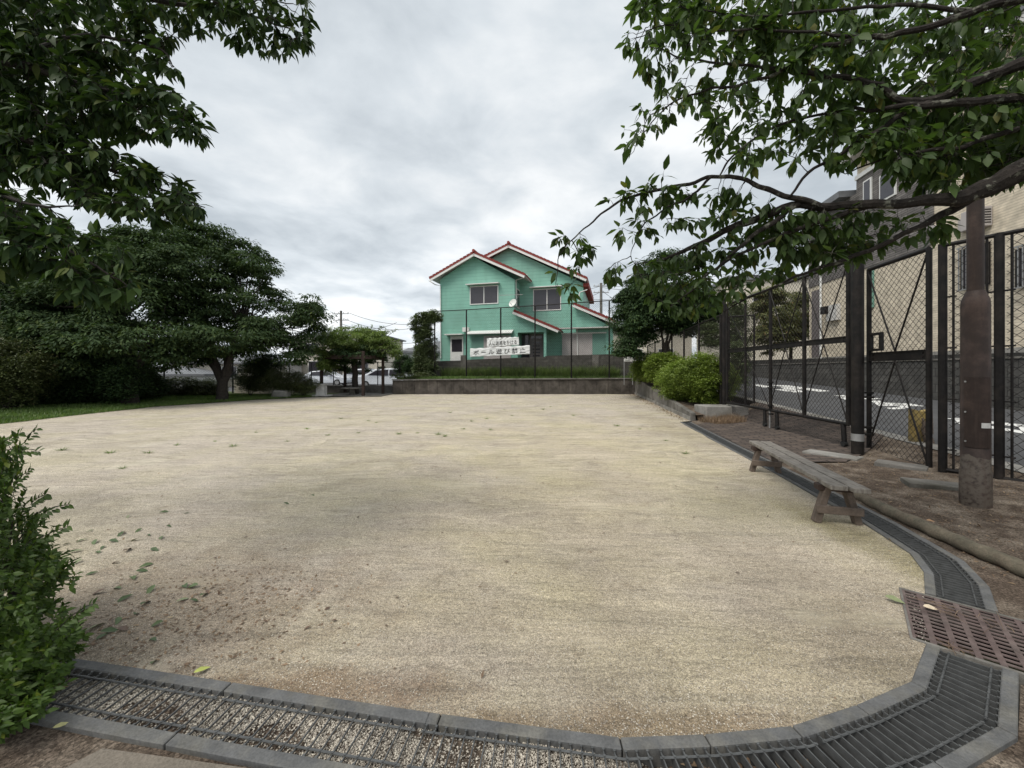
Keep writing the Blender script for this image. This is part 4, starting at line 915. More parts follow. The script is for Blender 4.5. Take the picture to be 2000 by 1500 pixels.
# ------------------------------------------------------------------ block wall before the house
t = thing('block_wall', 'stained concrete block garden wall in front of the green house', 'wall')
bu0 = Vector((-6.6, 28.3, 0)); bu1 = Vector((8.8, 24.4, 0)); bd_ = (bu1 - bu0); BL = bd_.length; bd_.normalize(); t.location = bu0; t.rotation_euler = (0, 0, math.atan2(bd_.y, bd_.x))
def BW(px, py):
    nrm = Vector((bd_.y, -bd_.x, 0)); p = onplane(px, py, bu0, nrm); return (p - bu0).dot(bd_), p.z
segs = [(825, 706), (905, 704), (905, 703), (1000, 699), (1065, 697), (1065, 695), (1165, 692.5), (1240, 690)]
mb = MB()
for a, b_ in zip(segs, segs[1:]):
    ua, za = BW(*a); ub, zb = BW(*b_)
    if ub - ua < .02: continue
    mb.prism([(ua, 0, .5), (ub - .002, 0, .5), (ub - .002, 0, zb), (ua, 0, za)], (0, .15, 0))
mb.build('blocks', M['blockwall'], t, local=True)
mb = MB()
for px in (905, 1163):
    u_, z_ = BW(px, 695); mb.box(u_ - .2, u_ + .2, -.03, .18, .5, z_ + .04)
mb.build('pier', M['concrete_dark'], t, local=True)

# ------------------------------------------------------------------ green house
HO = Vector((-5.6, 30, 0)); ha = R(-15); hu = Vector((math.cos(ha), math.sin(ha), 0)); hv = Vector((-math.sin(ha), math.cos(ha), 0))
def HP(px, py, v=0):
    p = onplane(px, py, HO + hv * v, hv); return (p - HO).dot(hu), p.z
t = thing('green_house', 'two-storey mint green clapboard house with red-edged gable roofs', 'house', HO, ha); H = t
HB = 1.0
def hprism(mb, uz, v0, v1): mb.prism([(u, v0, z) for u, z in uz], (0, v1 - v0, 0))
uw = HP(1005, 600)[0]; apx = HP(925, 500)
zl = HP(860, 546)[1]; zr = HP(1005, 546)[1]
mb = MB(); hprism(mb, [(0, HB), (uw, HB), (uw, zr), (apx[0], apx[1] - .05), (0, zl)], 0, 8.5)
mb.build('wall', M['siding'], H, local=True)
VB = 1.7
bu_r, bz_r = HP(1139, 553, VB); ax_, az_ = HP(993, 484, VB)
mb = MB(); ul_ = HP(950, 510, VB); hprism(mb, [(ul_[0] - 1.5, HB), (bu_r, HB), (bu_r, bz_r), (ax_, az_ - .05), (ul_[0] - 1.5, ul_[1] - .8)], VB, 9.5); mb.build('wall', M['siding'], H, local=True)
# entrance extension: wall with opening
ue = HP(1067, 650)[0]; eo0, eo1 = HP(1011, 660)[0], HP(1062, 660)[0]; ez = HP(1035, 649)[1]
ez0 = HP(1005, 613)[1]; ez1 = HP(1067, 641)[1]
mb = MB(); hprism(mb, [(uw + .003, ez), (ue, ez), (ue, ez1), (uw + .003, ez0)], .002, VB - .01); mb.box(uw + .003, eo0, .002, VB - .01, HB, ez - .002); mb.box(eo1, ue, .002, .16, HB, ez - .002)
mb.build('entrance_wall', M['siding'], H, local=True)
# right lower extension
ur = HP(1197, 640, VB)[0]; ext = HP(1122, 597, VB - .4); exr = HP(1205, 632, VB - .4)
mb = MB(); hprism(mb, [(bu_r - .5, HB), (ur, HB), (ur, HP(1205, 640, VB)[1] - .05), (bu_r - .5, HP(1128, 602, VB)[1])], VB - .4, 8.5); mb.build('wall', M['siding'], H, local=True)
# roofs: slab prism along v
def roof(A, B, v0, v1, name='roof', fascia=True, tiles=True, both=None):
    A = Vector((A[0], 0, A[1])); B = Vector((B[0], 0, B[1])); d = (B - A).normalized(); n_ = Vector((-d.z, 0, d.x)); n_ = n_ if n_.z > 0 else -n_
    def sl(h0, h1, vv0, vv1, m_, nm, par):
        mb = MB(); mb.prism([A + n_ * h0 + Vector((0, vv0, 0)), B + n_ * h0 + Vector((0, vv0, 0)), B + n_ * h1 + Vector((0, vv0, 0)), A + n_ * h1 + Vector((0, vv0, 0))], (0, vv1 - vv0, 0)); return mb
    ro = sl(-.06, .05, v0 + .03, v1, None, None, None).build(name, M['redtile'], H, local=True)
    mb = MB(); Lr = (B - A).length; k = int(Lr / .30)
    for i in range(k):
        p = A + d * (i + .5) * Lr / k + n_ * .055; mb.beam(p - d * .13 + Vector((0, v0 + .1, 0)) + n_ * .012, p + d * .13 + Vector((0, v0 + .1, 0)) - n_ * .012, .26, .05, up=n_)
    rt = sl(-.085, .02, v0 - .02, v0 + .028, None, None, None); mb.v, mb.f = mb.v, mb.f; k0 = len(mb.v); mb.v += rt.v; mb.f += [tuple(i + k0 for i in f) for f in rt.f]
    mb.build('edge_tiles', M['redtile'], ro, local=True)
    sl(-.26, -.09, v0 - .0, v0 + .06, None, None, None).build('bargeboard', M['white'], ro, local=True)
    sl(-.10, -.065, v0 + .07, v1 - .02, None, None, None).build('soffit', M['dirtywhite'], ro, local=True)
    return ro
OV = -.55
Ra = HP(925, 492, OV); roof(HP(838, 543, OV), (Ra[0], Ra[1]), OV, 8.7); roof((Ra[0], Ra[1]), HP(1026, 536, OV), OV, 8.7)
OB = VB - .5
Rb = HP(993, 476, OB); Rl = HP(944, 501, OB); dl = (Rb[0] - Rl[0], Rb[1] - Rl[1]); Rl2 = (Rl[0] - dl[0] * 1.2, Rl[1] - dl[1] * 1.2)
roof(Rl2, Rb, OB, 9.7); roof(Rb, HP(1147, 543, OB), OB, 9.7)
roof(HP(1003, 606, -.45), HP(1092, 643, -.45), -.45, VB - .02)
roof(HP(1120, 592, VB - .9), HP(1206, 628, VB - .9), VB - .9, 8.6)
for q in (Ra, Rb):
    v_ = OV if q is Ra else OB; mb = MB(); mb.tube([(q[0], v_ - .08, q[1] + .1), (q[0], 8.5, q[1] + .1)], .11, 8); mb.build('ridge_cap', M['redtile'], H, True, local=True)
# right eave box of the rear roof (reddish end)
a = HP(1128, 547, OB); b_ = HP(1150, 566, OB); mb = MB(); mb.box(b_[0] - .62, b_[0] - .05, OB + .5, 9.6, b_[1] + .35, a[1] - .15); mb.build('eave_box', M['redtile'], H, local=True)
def gutter(px, v, pya, pyb, pxs=None):
    pts = [HP(x_, y_, v) for x_, y_ in px]; mb = MB(); mb.tube([(u, v, z) for u, z in pts], .04, 8); mb.build('downpipe', M['white'], H, True, local=True)
gutter([(838, 548), (850, 556), (860, 558), (861, 700)], -.08, 0, 0)
gutter([(1030, 536), (1022, 543), (1008, 547), (1007.5, 600)], .35, 0, 0)
gutter([(1147, 566), (1132, 571), (1130.5, 588)], VB - .3, 0, 0)
gutter([(1127, 643), (1128.5, 700)], VB - .5, 0, 0)
def window(px0, px1, py0, py1, v, sash=2, hood=True, pane=None, hoodpx=5):
    u0, z1_ = HP(px0, py0, v); u1, z0_ = HP(px1, py1, v)
    if True: fr = .06
    mb = MB()
    mb.box(u0, u1, v - .05, v + .02, z1_ - fr, z1_); mb.box(u0, u1, v - .05, v + .02, z0_, z0_ + fr); mb.box(u0, u0 + fr, v - .05, v + .02, z0_ + fr, z1_ - fr); mb.box(u1 - fr, u1, v - .05, v + .02, z0_ + fr, z1_ - fr)
    if sash == 2: mb.box((u0 + u1) / 2 - fr / 2, (u0 + u1) / 2 + fr / 2, v - .045, v + .02, z0_ + fr, z1_ - fr)
    w_ = thing_part = mb.build('window', M['white'], H, local=True)
    mb = MB(); mb.box(u0 + fr - .002, u1 - fr + .002, v - .025, v - .004, z0_ + fr - .002, z1_ - fr + .002); mb.build('pane', pane or M['glass'], w_, local=True)
    if hood:
        mb = MB(); mb.prism([(u0 - .22, v - .005, z1_ + .10), (u0 - .22, v - .005, z1_ + .16), (u0 - .22, v - .42, z1_ + .13), (u0 - .22, v - .42, z1_ + .07)], (u1 - u0 + .34, 0, 0)); mb.build('hood', M['white'], w_, local=True)
    return w_
window(918, 973.5, 560, 593, 0)
window(1041.5, 1096, 565.5, 605.5, VB)
# ground floor door on the left
u0, z1_ = HP(880, 657); u1, _ = HP(905, 700)
mb = MB(); mb.box(u0, u1, -.05, .01, HB, z1_); d_ = mb.build('door', M['white'], H, local=True)
a = HP(883, 663); b_ = HP(903, 687); mb = MB(); mb.box(a[0], b_[0], -.062, -.052, b_[1], a[1]); mb.build('pane', M['glass'], d_, local=True)
a = HP(873, 655); b_ = HP(907, 652); mb = MB(); mb.box(a[0], b_[0], -.5, -.004, a[1] - .02, a[1] + .06); mb.build('door_hood', M['white'], H, local=True)
# box above, long awning, big shuttered opening
a = HP(905, 640); b_ = HP(917, 648); mb = MB(); mb.box(a[0], b_[0], -.22, -.003, b_[1], a[1]); mb.build('vent_box', M['white'], H, local=True)
a = HP(915, 652); b_ = HP(1003, 647); mb = MB(); mb.prism([(a[0], -.5, a[1] - .08), (a[0], -.005, a[1] + .16), (a[0], -.005, a[1] + .22), (a[0], -.5, a[1] - .02)], (b_[0] - a[0], 0, 0)); mb.build('awning', M['white'], H, local=True)
a = HP(921, 656); b_ = HP(945, 700); mb = MB(); mb.box(a[0], b_[0], -.05, -.003, HB, a[1]); mb.build('shutter_case', M['greenpaint'], H, local=True)
a = HP(945, 656); b_ = HP(998, 700); mb = MB(); mb.box(a[0] + .003, b_[0], -.055, -.003, HB, a[1]); sh = mb.build('shutter', M['shutter'], H, local=True)
# entrance door at recess back
a = HP(1034, 652, 1.2); b_ = HP(1061, 700, 1.2); mb = MB(); mb.box(a[0], b_[0] - .02, 1.25, 1.3, HB, a[1]); d_ = mb.build('entrance_door', M['door'], H, local=True)
mb = MB()
for k in range(5):
    zz = HP(1040, 669 + k * 6.4, 1.2)[1]; mb.box(a[0] + .25, a[0] + .82, 1.235, 1.246, zz - .06, zz + .045)
zz = HP(1040, 659, 1.2)[1]; mb.box(a[0] + .12, b_[0] - .1, 1.235, 1.246, zz - .09, zz + .1); mb.build('glazing', M['glass'], d_, local=True)
a = HP(1019, 652, 1.2); b_ = HP(1033, 700, 1.2); mb = MB(); mb.box(a[0], b_[0], 1.25, 1.3, HB, a[1]); mb.build('side_light', M['glass'], H, local=True)
# right hand shutter window
v_ = VB - .4; a = HP(1098, 653, v_); b_ = HP(1183, 700, v_); m1 = HP(1157, 653, v_)[0]
mb = MB(); mb.box(a[0], m1, v_ - .06, v_ - .003, HB, a[1]); mb.build('shutter', M['shutter'], H, local=True)
mb = MB(); mb.box(m1 + .004, b_[0], v_ - .05, v_ - .003, HB, a[1]); mb.build('shutter_case', M['greenpaint'], H, local=True)
mb = MB(); mb.box(a[0] - .06, b_[0] + .06, v_ - .1, v_ - .003, a[1] + .003, a[1] + .09); mb.build('shutter_head', M['white'], H, local=True)
a = HP(1095, 643, v_); b_ = HP(1190, 639, v_); mb = MB(); mb.box(a[0] - .2, b_[0], v_ - .7, v_ - .003, a[1] - .04, a[1] + .03); mb.build('canopy', M['dirtywhite'], H, local=True)
# side window on the wing's return wall
mb = MB(); zt = HP(1010, 560)[1]; zb = HP(1010, 598)[1]; mb.box(uw + .002, uw + .05, .5, 1.4, zb, zt); wv_ = mb.build('window', M['white'], H, local=True)
mb = MB(); mb.box(uw + .052, uw + .06, .58, 1.32, zb + .08, zt - .08); mb.build('pane', M['glass'], wv_, local=True)
# dish and antenna
c = HP(1003, 593, -.55); ds = MB()
prof = [(.0, .0), (.16, .025), (.30, .09)]
cen = Vector((c[0], -.62, c[1])); nd_ = Vector((-.35, -.8, .35)).normalized(); qn = nd_.to_track_quat('Z', 'Y').to_matrix()
vs = []; K = 18
for r_, h_ in ((.005, 0), (.16, .02), (.32, .09), (.32, .10), (.16, .03), (.005, .012)):
    for k in range(K): vs.append(cen + qn @ Vector((r_ * math.cos(6.283 * k / K), r_ * math.sin(6.283 * k / K), h_)))
ds.add(vs, [(i * K + k, i * K + (k + 1) % K, (i + 1) * K + (k + 1) % K, (i + 1) * K + k) for i in range(5) for k in range(K)])
dd_ = ds.build('satellite_dish', M['white'], H, True, local=True)
mb = MB(); mb.tube([cen, cen + Vector((.05, .35, -.35))], .03, 6); mb.tube([cen + Vector((0, .0, -.25)), cen + nd_ * .4 + Vector((0, 0, -.15))], .015, 5); mb.build('dish_arm', M['galv'], dd_, local=True)
a = HP(976, 577.5, -.6); b_ = HP(1022, 576, -.6); mb = MB(); mb.tube([(a[0], -.7, a[1]), (b_[0], -.7, b_[1])], .015, 5)
for k in range(9):
    p = Vector((a[0], -.7, a[1])).lerp(Vector((b_[0], -.7, b_[1])), (k + .5) / 9); mb.tube([p - Vector((0, .3, -.05)), p + Vector((0, .3, .05))], .009, 4)
mb.tube([(b_[0] - .25, -.7, b_[1]), (uw, .4, b_[1] - .2)], .018, 5); mb.build('antenna', M['galv'], H, local=True)

# ------------------------------------------------------------------ street wall, beige house and others on the right
def wl_(Y): return Vector((XW(Y), Y, 0))
ra = math.atan2(-.9853, -.1705)      # street direction pointing to the viewer
t = thing('street_wall', 'dark stained block retaining wall along the far side of the street', 'wall', wl_(60), math.atan2(-1, -.173))
Lw = math.hypot(66, 66 * .173); mb = MB(); mb.prism([(0, 0, roadz(XW(60), 60) - .2), (Lw, 0, roadz(XW(-6), -6) - .2), (Lw, 0, 1.72), (0, 0, 1.75)], (0, .2, 0))
# local x runs towards viewer; +y local points away from street? handled by sign
mb.build('blocks', M['blockwall_dark'], t, local=True)
mb = MB(); mb.box(0, Lw, -.03, .24, 1.753, 1.80); mb.build('coping', M['concrete_dark'], t, local=True)
BX = lambda Y: 10.8 + .173 * Y
bo = Vector((BX(18), 18, 0)); bdr = Vector((-.173, -1, 0)).normalized(); bnr = Vector((bdr.y, -bdr.x, 0))   # towards street: negative x
if bnr.x > 0: bnr = -bnr
def BP_(px, py): p = onplane(px, py, bo, bnr); return (p - bo).dot(bdr), p.z
def BXL(Y): return (Vector((BX(Y), Y, 0)) - bo).length * (1 if Y < 18 else -1)
B = thing('beige_house', 'large beige and dark grey tiled house across the street on the right', 'house', bo, math.atan2(bdr.y, bdr.x))
# local: x towards viewer along facade, y = rotate +90 of x ; away from street is
away = Vector((-bdr.y, bdr.x, 0)); sg = 1 if away.dot(-bnr) > 0 else -1
def bb(mb, x0, x1, d0, d1, z0_, z1_): mb.box(x0, x1, min(sg * d0, sg * d1), max(sg * d0, sg * d1), z0_, z1_); return mb
xe = BXL(6.0); xg = BXL(11.67); xm = BXL(14.9)
bb(MB(), 0, xe, 0, 9, 1.6, 5.3).build('lower_wall', M['beigewall'], B, local=True)
bb(MB(), xg, xe, .0, 9, 5.302, 9.6).build('upper_wall', M['beigewall'], B, local=True)
bb(MB(), xm, xg - .002, -.03, 9, 5.302, 8.9).build('grey_wall', M['greywall'], B, local=True)
bb(MB(), xm, xg - .002, .0, 9, 8.902, 9.6).build('gable_wall', M['beigewall'], B, local=True)
bb(MB(), .0, xm - .002, -.03, 8, 5.302, 8.35).build('grey_wall', M['greywall'], B, local=True)
bb(MB(), xm - .3, xe + .3, -.45, 9.3, 9.6, 9.85).build('roof', M['dirtywhite'], B, local=True)
bb(MB(), xm - .35, xe + .3, -.5, 9.3, 9.852, 10.0).build('roof_tiles', M['greytile'], B, local=True)
bb(MB(), -.35, xm - .31, -.45, 8.3, 8.352, 8.6).build('lower_roof', M['greytile'], B, local=True)
bb(MB(), xm - .02, xg + .02, -.08, -.031, 8.82, 8.98).build('flashing', M['white'], B, local=True)
def bwin(px0, px1, py0, py1, frame=None, d=.05, nm='window', bars=False, lbl=None):
    x0, _ = BP_(px0, 500); x1, _ = BP_(px1, 500); _, z1_ = BP_((px0 + px1) / 2, py0); _, z0_ = BP_((px0 + px1) / 2, py1)
    w_ = bb(MB(), x0, x1, -d - .03, -.035, z0_, z1_).build(nm, frame or M['white'], B, local=True)
    bb(MB(), x0 + .06, x1 - .06, -d - .04, -d - .032, z0_ + .06, z1_ - .06).build('pane', M['glass'], w_, local=True)
    if bars:
        mb = MB(); k = 7
        for i in range(k): xx = x0 + (x1 - x0) * (i + .5) / k; bb(mb, xx - .012, xx + .012, -d - .12, -d - .1, z0_ - .02, z1_ + .02)
        bb(mb, x0, x1, -d - .125, -d - .095, z0_ - .05, z0_ - .02); bb(mb, x0, x1, -d - .125, -d - .095, z1_ + .02, z1_ + .05); mb.build('grille', M['galv'], w_, local=True)
    return w_
bwin(1722, 1754, 335, 388); bwin(1690, 1706, 350, 395)
bwin(1882, 1938, 480, 560, M['black'], bars=True); bwin(1990, 2060, 478, 555, M['black'], bars=True)
# air conditioners on brackets
def aircon(px0, px1, py0, py1, m_, depth=.3):
    x0, _ = BP_(px0, 500); x1, _ = BP_(px1, 500); _, z1_ = BP_((px0 + px1) / 2, py0); _, z0_ = BP_((px0 + px1) / 2, py1)
    a_ = bb(MB(), x0, x1, -depth, -.01, z0_, z1_).build('air_conditioner', m_, B, local=True); bevel(a_, .02)
    mb = MB(); xx = x1 - (x1 - x0) * .3
    for i in range(6): bb(mb, x1 + .002, x1 + .008, -depth + .03, -.05, z0_ + (z1_ - z0_) * (.15 + .13 * i), z0_ + (z1_ - z0_) * (.2 + .13 * i))
    mb.build('vent_grille', M['black'], a_, local=True)
aircon(1905, 1940, 408, 446, M['shutter'], .34); aircon(1880, 1897, 425, 452, M['shutter'], .12); aircon(1826, 1836, 440, 455, M['shutter'], .12)
# white downpipe, dark recess, meter boxes
x0, _ = BP_(1607, 500); mb = MB(); mb.tube([(x0, -sg * .08, 1.7), (x0, -sg * .08, 8.3)], .045, 8); mb.build('downpipe', M['white'], B, True, local=True)
x0, _ = BP_(1586, 500); x1, _ = BP_(1603, 500); bb(MB(), x0, x1, -.02, -.004, 1.75, 5.1).build('doorway', M['door'], B, local=True)
x0, z1_ = BP_(1622, 598); x1, z0_ = BP_(1642, 624); bb(MB(), x0, x1, -.16, -.004, z0_, z1_).build('meter_box', M['dirtywhite'], B, local=True)
x0, z1_ = BP_(1617, 600); x1, z0_ = BP_(1626, 612); bb(MB(), x0, x1 - .002, -.3, -.165, z0_, z1_).build('meter_dial', M['black'], B, local=True)
x0, z1_ = BP_(1700, 530); x1, z0_ = BP_(1708, 600); bb(MB(), x0, x1, -.1, -.004, z0_, z1_).build('panel', M['greenpaint'], B, local=True)
# plinth strip
bb(MB(), -.02, xe, -.05, -.003, 1.6, 2.05).build('plinth', M['concrete'], B, local=True)
# pale house further along the street
def simplehouse(name, label, c, sx, sy, h, rz, wallm, roofm, rh=1.6, wins=(), flat=False, zb=0, group=None, over=.4):
    t = thing(name, label, 'house', (c[0], c[1], zb), rz, group)
    MB().box(-sx / 2, sx / 2, -sy / 2, sy / 2, -.5, h).build('wall', wallm, t, local=True)
    mb = MB(); o_ = over
    if flat: mb.box(-sx / 2 - .2, sx / 2 + .2, -sy / 2 - .2, sy / 2 + .2, h + .002, h + .3)
    else:
        k = min(sx, sy) / 2; X, Y_ = sx / 2 + o_, sy / 2 + o_; rx = max(0.1, sx / 2 - k); ry = max(0.1, sy / 2 - k)
        mb.add([(-X, -Y_, h), (X, -Y_, h), (X, Y_, h), (-X, Y_, h), (-X, -Y_, h + .15), (X, -Y_, h + .15), (X, Y_, h + .15), (-X, Y_, h + .15), (-rx, -ry, h + rh), (rx, -ry, h + rh), (rx, ry, h + rh), (-rx, ry, h + rh)],
               [(0, 3, 2, 1), (0, 1, 5, 4), (1, 2, 6, 5), (2, 3, 7, 6), (3, 0, 4, 7), (4, 5, 9, 8), (5, 6, 10, 9), (6, 7, 11, 10), (7, 4, 8, 11), (8, 9, 10, 11)])
    mb.build('roof', roofm, t, local=True)
    for (x_, z_, w2, h2, face) in wins:
        mb = MB(); pn = MB()
        if face == 'f': mb.box(x_ - w2 / 2, x_ + w2 / 2, -sy / 2 - .06, -sy / 2 + .05, z_, z_ + h2); pn.box(x_ - w2 / 2 + .07, x_ + w2 / 2 - .07, -sy / 2 - .075, -sy / 2 - .062, z_ + .07, z_ + h2 - .07)
        else:
            mb.box(-sx / 2 - .06, -sx / 2 + .05, x_ - w2 / 2, x_ + w2 / 2, z_, z_ + h2); pn.box(-sx / 2 - .075, -sx / 2 - .062, x_ - w2 / 2 + .07, x_ + w2 / 2 - .07, z_ + .07, z_ + h2 - .07)
        w_ = mb.build('window', M['white'], t, local=True); pn.build('pane', M['glass'], w_, local=True)
    return t
simplehouse('cream_house', 'cream rendered house with one upper window beyond the sliding gate', (20.8, 30.5), 9.5, 7, 6.3, R(-9), M['cream'], M['greytile'], 1.0,
            [(-2.3, 4.2, 1.6, 1.2, 'f'), (2.2, 4.2, 2.2, 1.3, 'f'), (0, 4.0, 1.5, 1.1, 's')], zb=1.6, flat=True)
simplehouse('street_house', 'pale house half hidden behind the far end of the street fence', (14.2, 42), 8, 7, 4.2, R(-6), M['cream'], M['greytile'], 1.6, [(-1.5, 1.2, 1.5, 1.2, 'f'), (1.5, 1.2, 1.5, 1.2, 'f')], zb=1.2)

# street fence continuing behind the hedge
t = thing('chain_link_fence', 'dark chain-link fence running behind the bright hedge along the street', 'fence', (7.1, 14.6, .5))
fpts = [Vector((6.62, 12.2, 0)), Vector((7.1, 14.6, 0)), Vector((7.65, 17.1, 0)), Vector((8.15, 19.6, 0)), Vector((8.65, 22.1, 0)), Vector((9.15, 24.6, 0)), Vector((9.7, 27.5, 0))]
for q in fpts: mb = MB(); mb.tube([(q.x, q.y, .2), (q.x, q.y, 3.25)], .04, 8); mb.build('post', M['black'], t, True)
mb = MB(); mb.tube([q + Vector((0, 0, 3.23)) for q in fpts], .025, 6); mb.build('top_rail', M['black'], t, True)
for a, b_ in zip(fpts, fpts[1:]): wirepanel(t, a, b_, .5, 3.23, .11, .0032)
# folding mesh panel standing behind the gate
t = thing('mesh_panel', 'narrow standing mesh panel just behind the far end of the sliding gate', 'fence panel', P(1440, 790, 12.2))
a = P(1424, 720, 12.3); b_ = P(1473, 720, 12.0); a.z = b_.z = 0
for q in (a, b_): mb = MB(); mb.tube([q + Vector((0, 0, .45)), q + Vector((0, 0, 3.2))], .03, 8); mb.build('upright', M['black'], t, True)
mb = MB(); mb.tube([a + Vector((0, 0, 3.2)), b_ + Vector((0, 0, 3.2))], .025, 6); mb.build('top_rail', M['black'], t)
wirepanel(t, a, b_, .45, 3.2, .06, .0035)

# ------------------------------------------------------------------ utility poles and wires
def upole(label, px, pyt, Y, r=.15):
    p = P(px, pyt, Y); t = thing('utility_pole', label, 'utility pole', (p.x, p.y, 0)); mb = MB(); mb.tube([(p.x, p.y, -.3), (p.x, p.y, p.z)], [r * 1.2, r * .85], 10); mb.build('shaft', M['concrete_dark'], t, True)
    for dz in (.35, 1.1):
        mb = MB(); mb.beam((p.x - .9, p.y, p.z - dz), (p.x + .9, p.y, p.z - dz), .08, .08); cb_ = mb.build('crossarm', M['galv'], t)
        for k in (-.8, -.3, .3, .8): mb = MB(); mb.tube([(p.x + k, p.y, p.z - dz + .04), (p.x + k, p.y, p.z - dz + .2)], .04, 6); mb.build('insulator', M['dirtywhite'], cb_)
    return p
pA = upole('grey utility pole rising behind the pergola', 666, 607, 45); pB = upole('grey utility pole rising right of the green house', 1174, 553, 45, .17)
def wires(label, segs_):
    c = Vector(segs_[0][0]); t = thing('power_line', label, 'cable', c)
    for a, b_, sag in segs_:
        mb = MB(); pts = [Vector(a).lerp(Vector(b_), i / 16) - Vector((0, 0, sag * 4 * (i / 16) * (1 - i / 16))) for i in range(17)]; mb.tube(pts, .022, 4, False); mb.build('wire', M['black'], t)
wires('thin black wires strung from the pole behind the pergola', [(pA - Vector((0, 0, .2)), P(560, 640, 48), .5), (pA - Vector((0, 0, .9)), P(560, 652, 48), .5), (pA - Vector((-.8, 0, .2)), P(850, 626, 50), .9), (pA - Vector((-.3, 0, .9)), P(850, 628, 50), 1.2),
      (pA - Vector((0, 0, 1.5)), P(775, 630, 46), .7), (P(740, 668, 50), P(850, 664, 48), .3), (P(740, 690, 50), P(850, 686, 48), .2), (P(740, 678, 50), P(850, 676, 48), .2)])
wires('thin black wires strung from the pole right of the green house', [(pB - Vector((0, 0, .3)), P(1420, 535, 40), .5), (pB - Vector((0, 0, .5)), P(1420, 560, 40), .5), (pB - Vector((0, 0, .3)), P(1120, 562, 50), .3), (pB - Vector((0, 0, 1)), P(1100, 580, 50), .5),
      (pB - Vector((0, 0, .8)), P(1240, 600, 42), .3), (P(1120, 585, 50), P(1420, 560, 46), .5)])

# ------------------------------------------------------------------ pergola with wisteria, pedestal, tables
t = thing('pergola', 'dark brown octagonal pergola over a round table at the far left corner', 'pergola', P(693, 772, 23.3))
YP = 23.2
def pg(px, Y, z): p = P(px, 722, Y); return Vector((p.x, Y, z))
posts = [(628, 22.3), (709.5, 21.7), (748, 23.6), (674, 24.6), (650, 23.9), (728, 24.9)]
for px, Y in posts[:4]:
    q = pg(px, Y, 0); mb = MB(); mb.box(q.x - .07, q.x + .07, q.y - .07, q.y + .07, 0, 2.55 if px == 709.5 else 2.35); mb.build('post', M['brownwood'], t)
pts = [pg(px, Y, 2.22) for px, Y in ((628, 22.3), (709.5, 21.7), (748, 23.6), (728, 24.9), (674, 24.6), (628, 22.3))]
for a, b_ in zip(pts, pts[1:]):
    mb = MB(); mb.beam(a, b_, .06, .22); mb.build('beam', M['brownwood'], t)
cx = pg(690, 23.2, 2.9)
for a in pts[:-1]:
    mb = MB(); mb.beam(a + Vector((0, 0, .15)), cx, .06, .12); mb.build('rafter', M['brownwood'], t)
tb = thing('picnic_table', 'round dark table with a thick pedestal under the pergola', 'table', pg(690, 23.0, 0))
c = pg(688, 22.6, 0); mb = MB(); mb.lathe(c, [(.55, .38), (.58, .40), (.58, .45), (.5, .46)], 18); mb.build('table_top', M['concrete_dark'], tb)
mb = MB(); mb.lathe(c, [(.18, 0), (.12, .38)], 10); mb.build('pedestal', M['concrete_dark'], tb)
t = thing('wisteria', 'yellow-green wisteria sprawling over the pergola roof on a thick dark trunk', 'climbing plant', pg(694, 23.6, 0))
q = pg(694, 23.6, 0); mb = MB(); mb.tube(curve(q, q + Vector((0, 0, 2.4)), 0, 6, .2), [.24, .2, .19, .18, .18, .2, .25], 8)
for _ in range(16):
    e_ = q + Vector((RNG.uniform(-2.2, 2.2), RNG.uniform(-1.5, 1.5), RNG.uniform(2.4, 3.2))); mb.tube(curve(q + Vector((0, 0, 2.2)), e_, .1, 5, .3), [.08, .06, .05, .04, .03, .02], 5)
mb.build('trunk', M['dark_bark'], t, True)
vs_ = [vol(690, 664, 62, 24, 23.2, 1.7), vol(650, 682, 36, 30, 23.0, 1.2), vol(735, 672, 38, 26, 23.4, 1.2), vol(765, 685, 14, 18, 23.2, .6), vol(640, 710, 16, 22, 22.6, .8)]
cs = clumps(vs_, 330, .3); p_, a_, n_, l_, w2_ = foliage(cs, 100, .34, .6, .13, .045, .4); leafmesh('foliage', p_, a_, n_, l_, w2_, 'quad', M['leaf_wist'], t)
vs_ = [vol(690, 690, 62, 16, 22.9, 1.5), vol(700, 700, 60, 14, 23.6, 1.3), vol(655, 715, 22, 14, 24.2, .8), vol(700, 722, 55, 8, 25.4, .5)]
cs = clumps(vs_, 200, .2); p_, a_, n_, l_, w2_ = foliage(cs, 80, .3, .6, .12, .05, .6); leafmesh('shaded_foliage', p_, a_, n_, l_, w2_, 'quad', M['leaf_dark'], t)  # underside of the wisteria: shade painted by using a darker leaf colour
pos = []; ax2 = []
mb = MB()
for _ in range(34):
    st = P(RNG.uniform(640, 765), RNG.uniform(642, 690), 23 + RNG.uniform(-1, 1)); dx = (st.x - q.x) * .28 + RNG.uniform(-.3, .3); e_ = st + Vector((dx, RNG.uniform(-.3, .3), RNG.uniform(.0, .55))); cv = curve(st, e_, .15, 6, .2); mb.tube([q + Vector((0, 0, 2.3)), (q + Vector((0, 0, 2.6))).lerp(st, .5)] + cv, [.014] * 8 + [.004], 3)
    for c in cv[2:]:
        for _k in range(4): pos.append(c); ax2.append(unit(1)[0] + np.array([0, 0, -.4]))
mb.build('tendrils', M['dark_bark'], t)
leafmesh('tendril_leaves', pos, ax2, unit(len(pos)) + np.array([0, 0, 1]), .12, .045, 'quad', M['leaf_wist'], t)
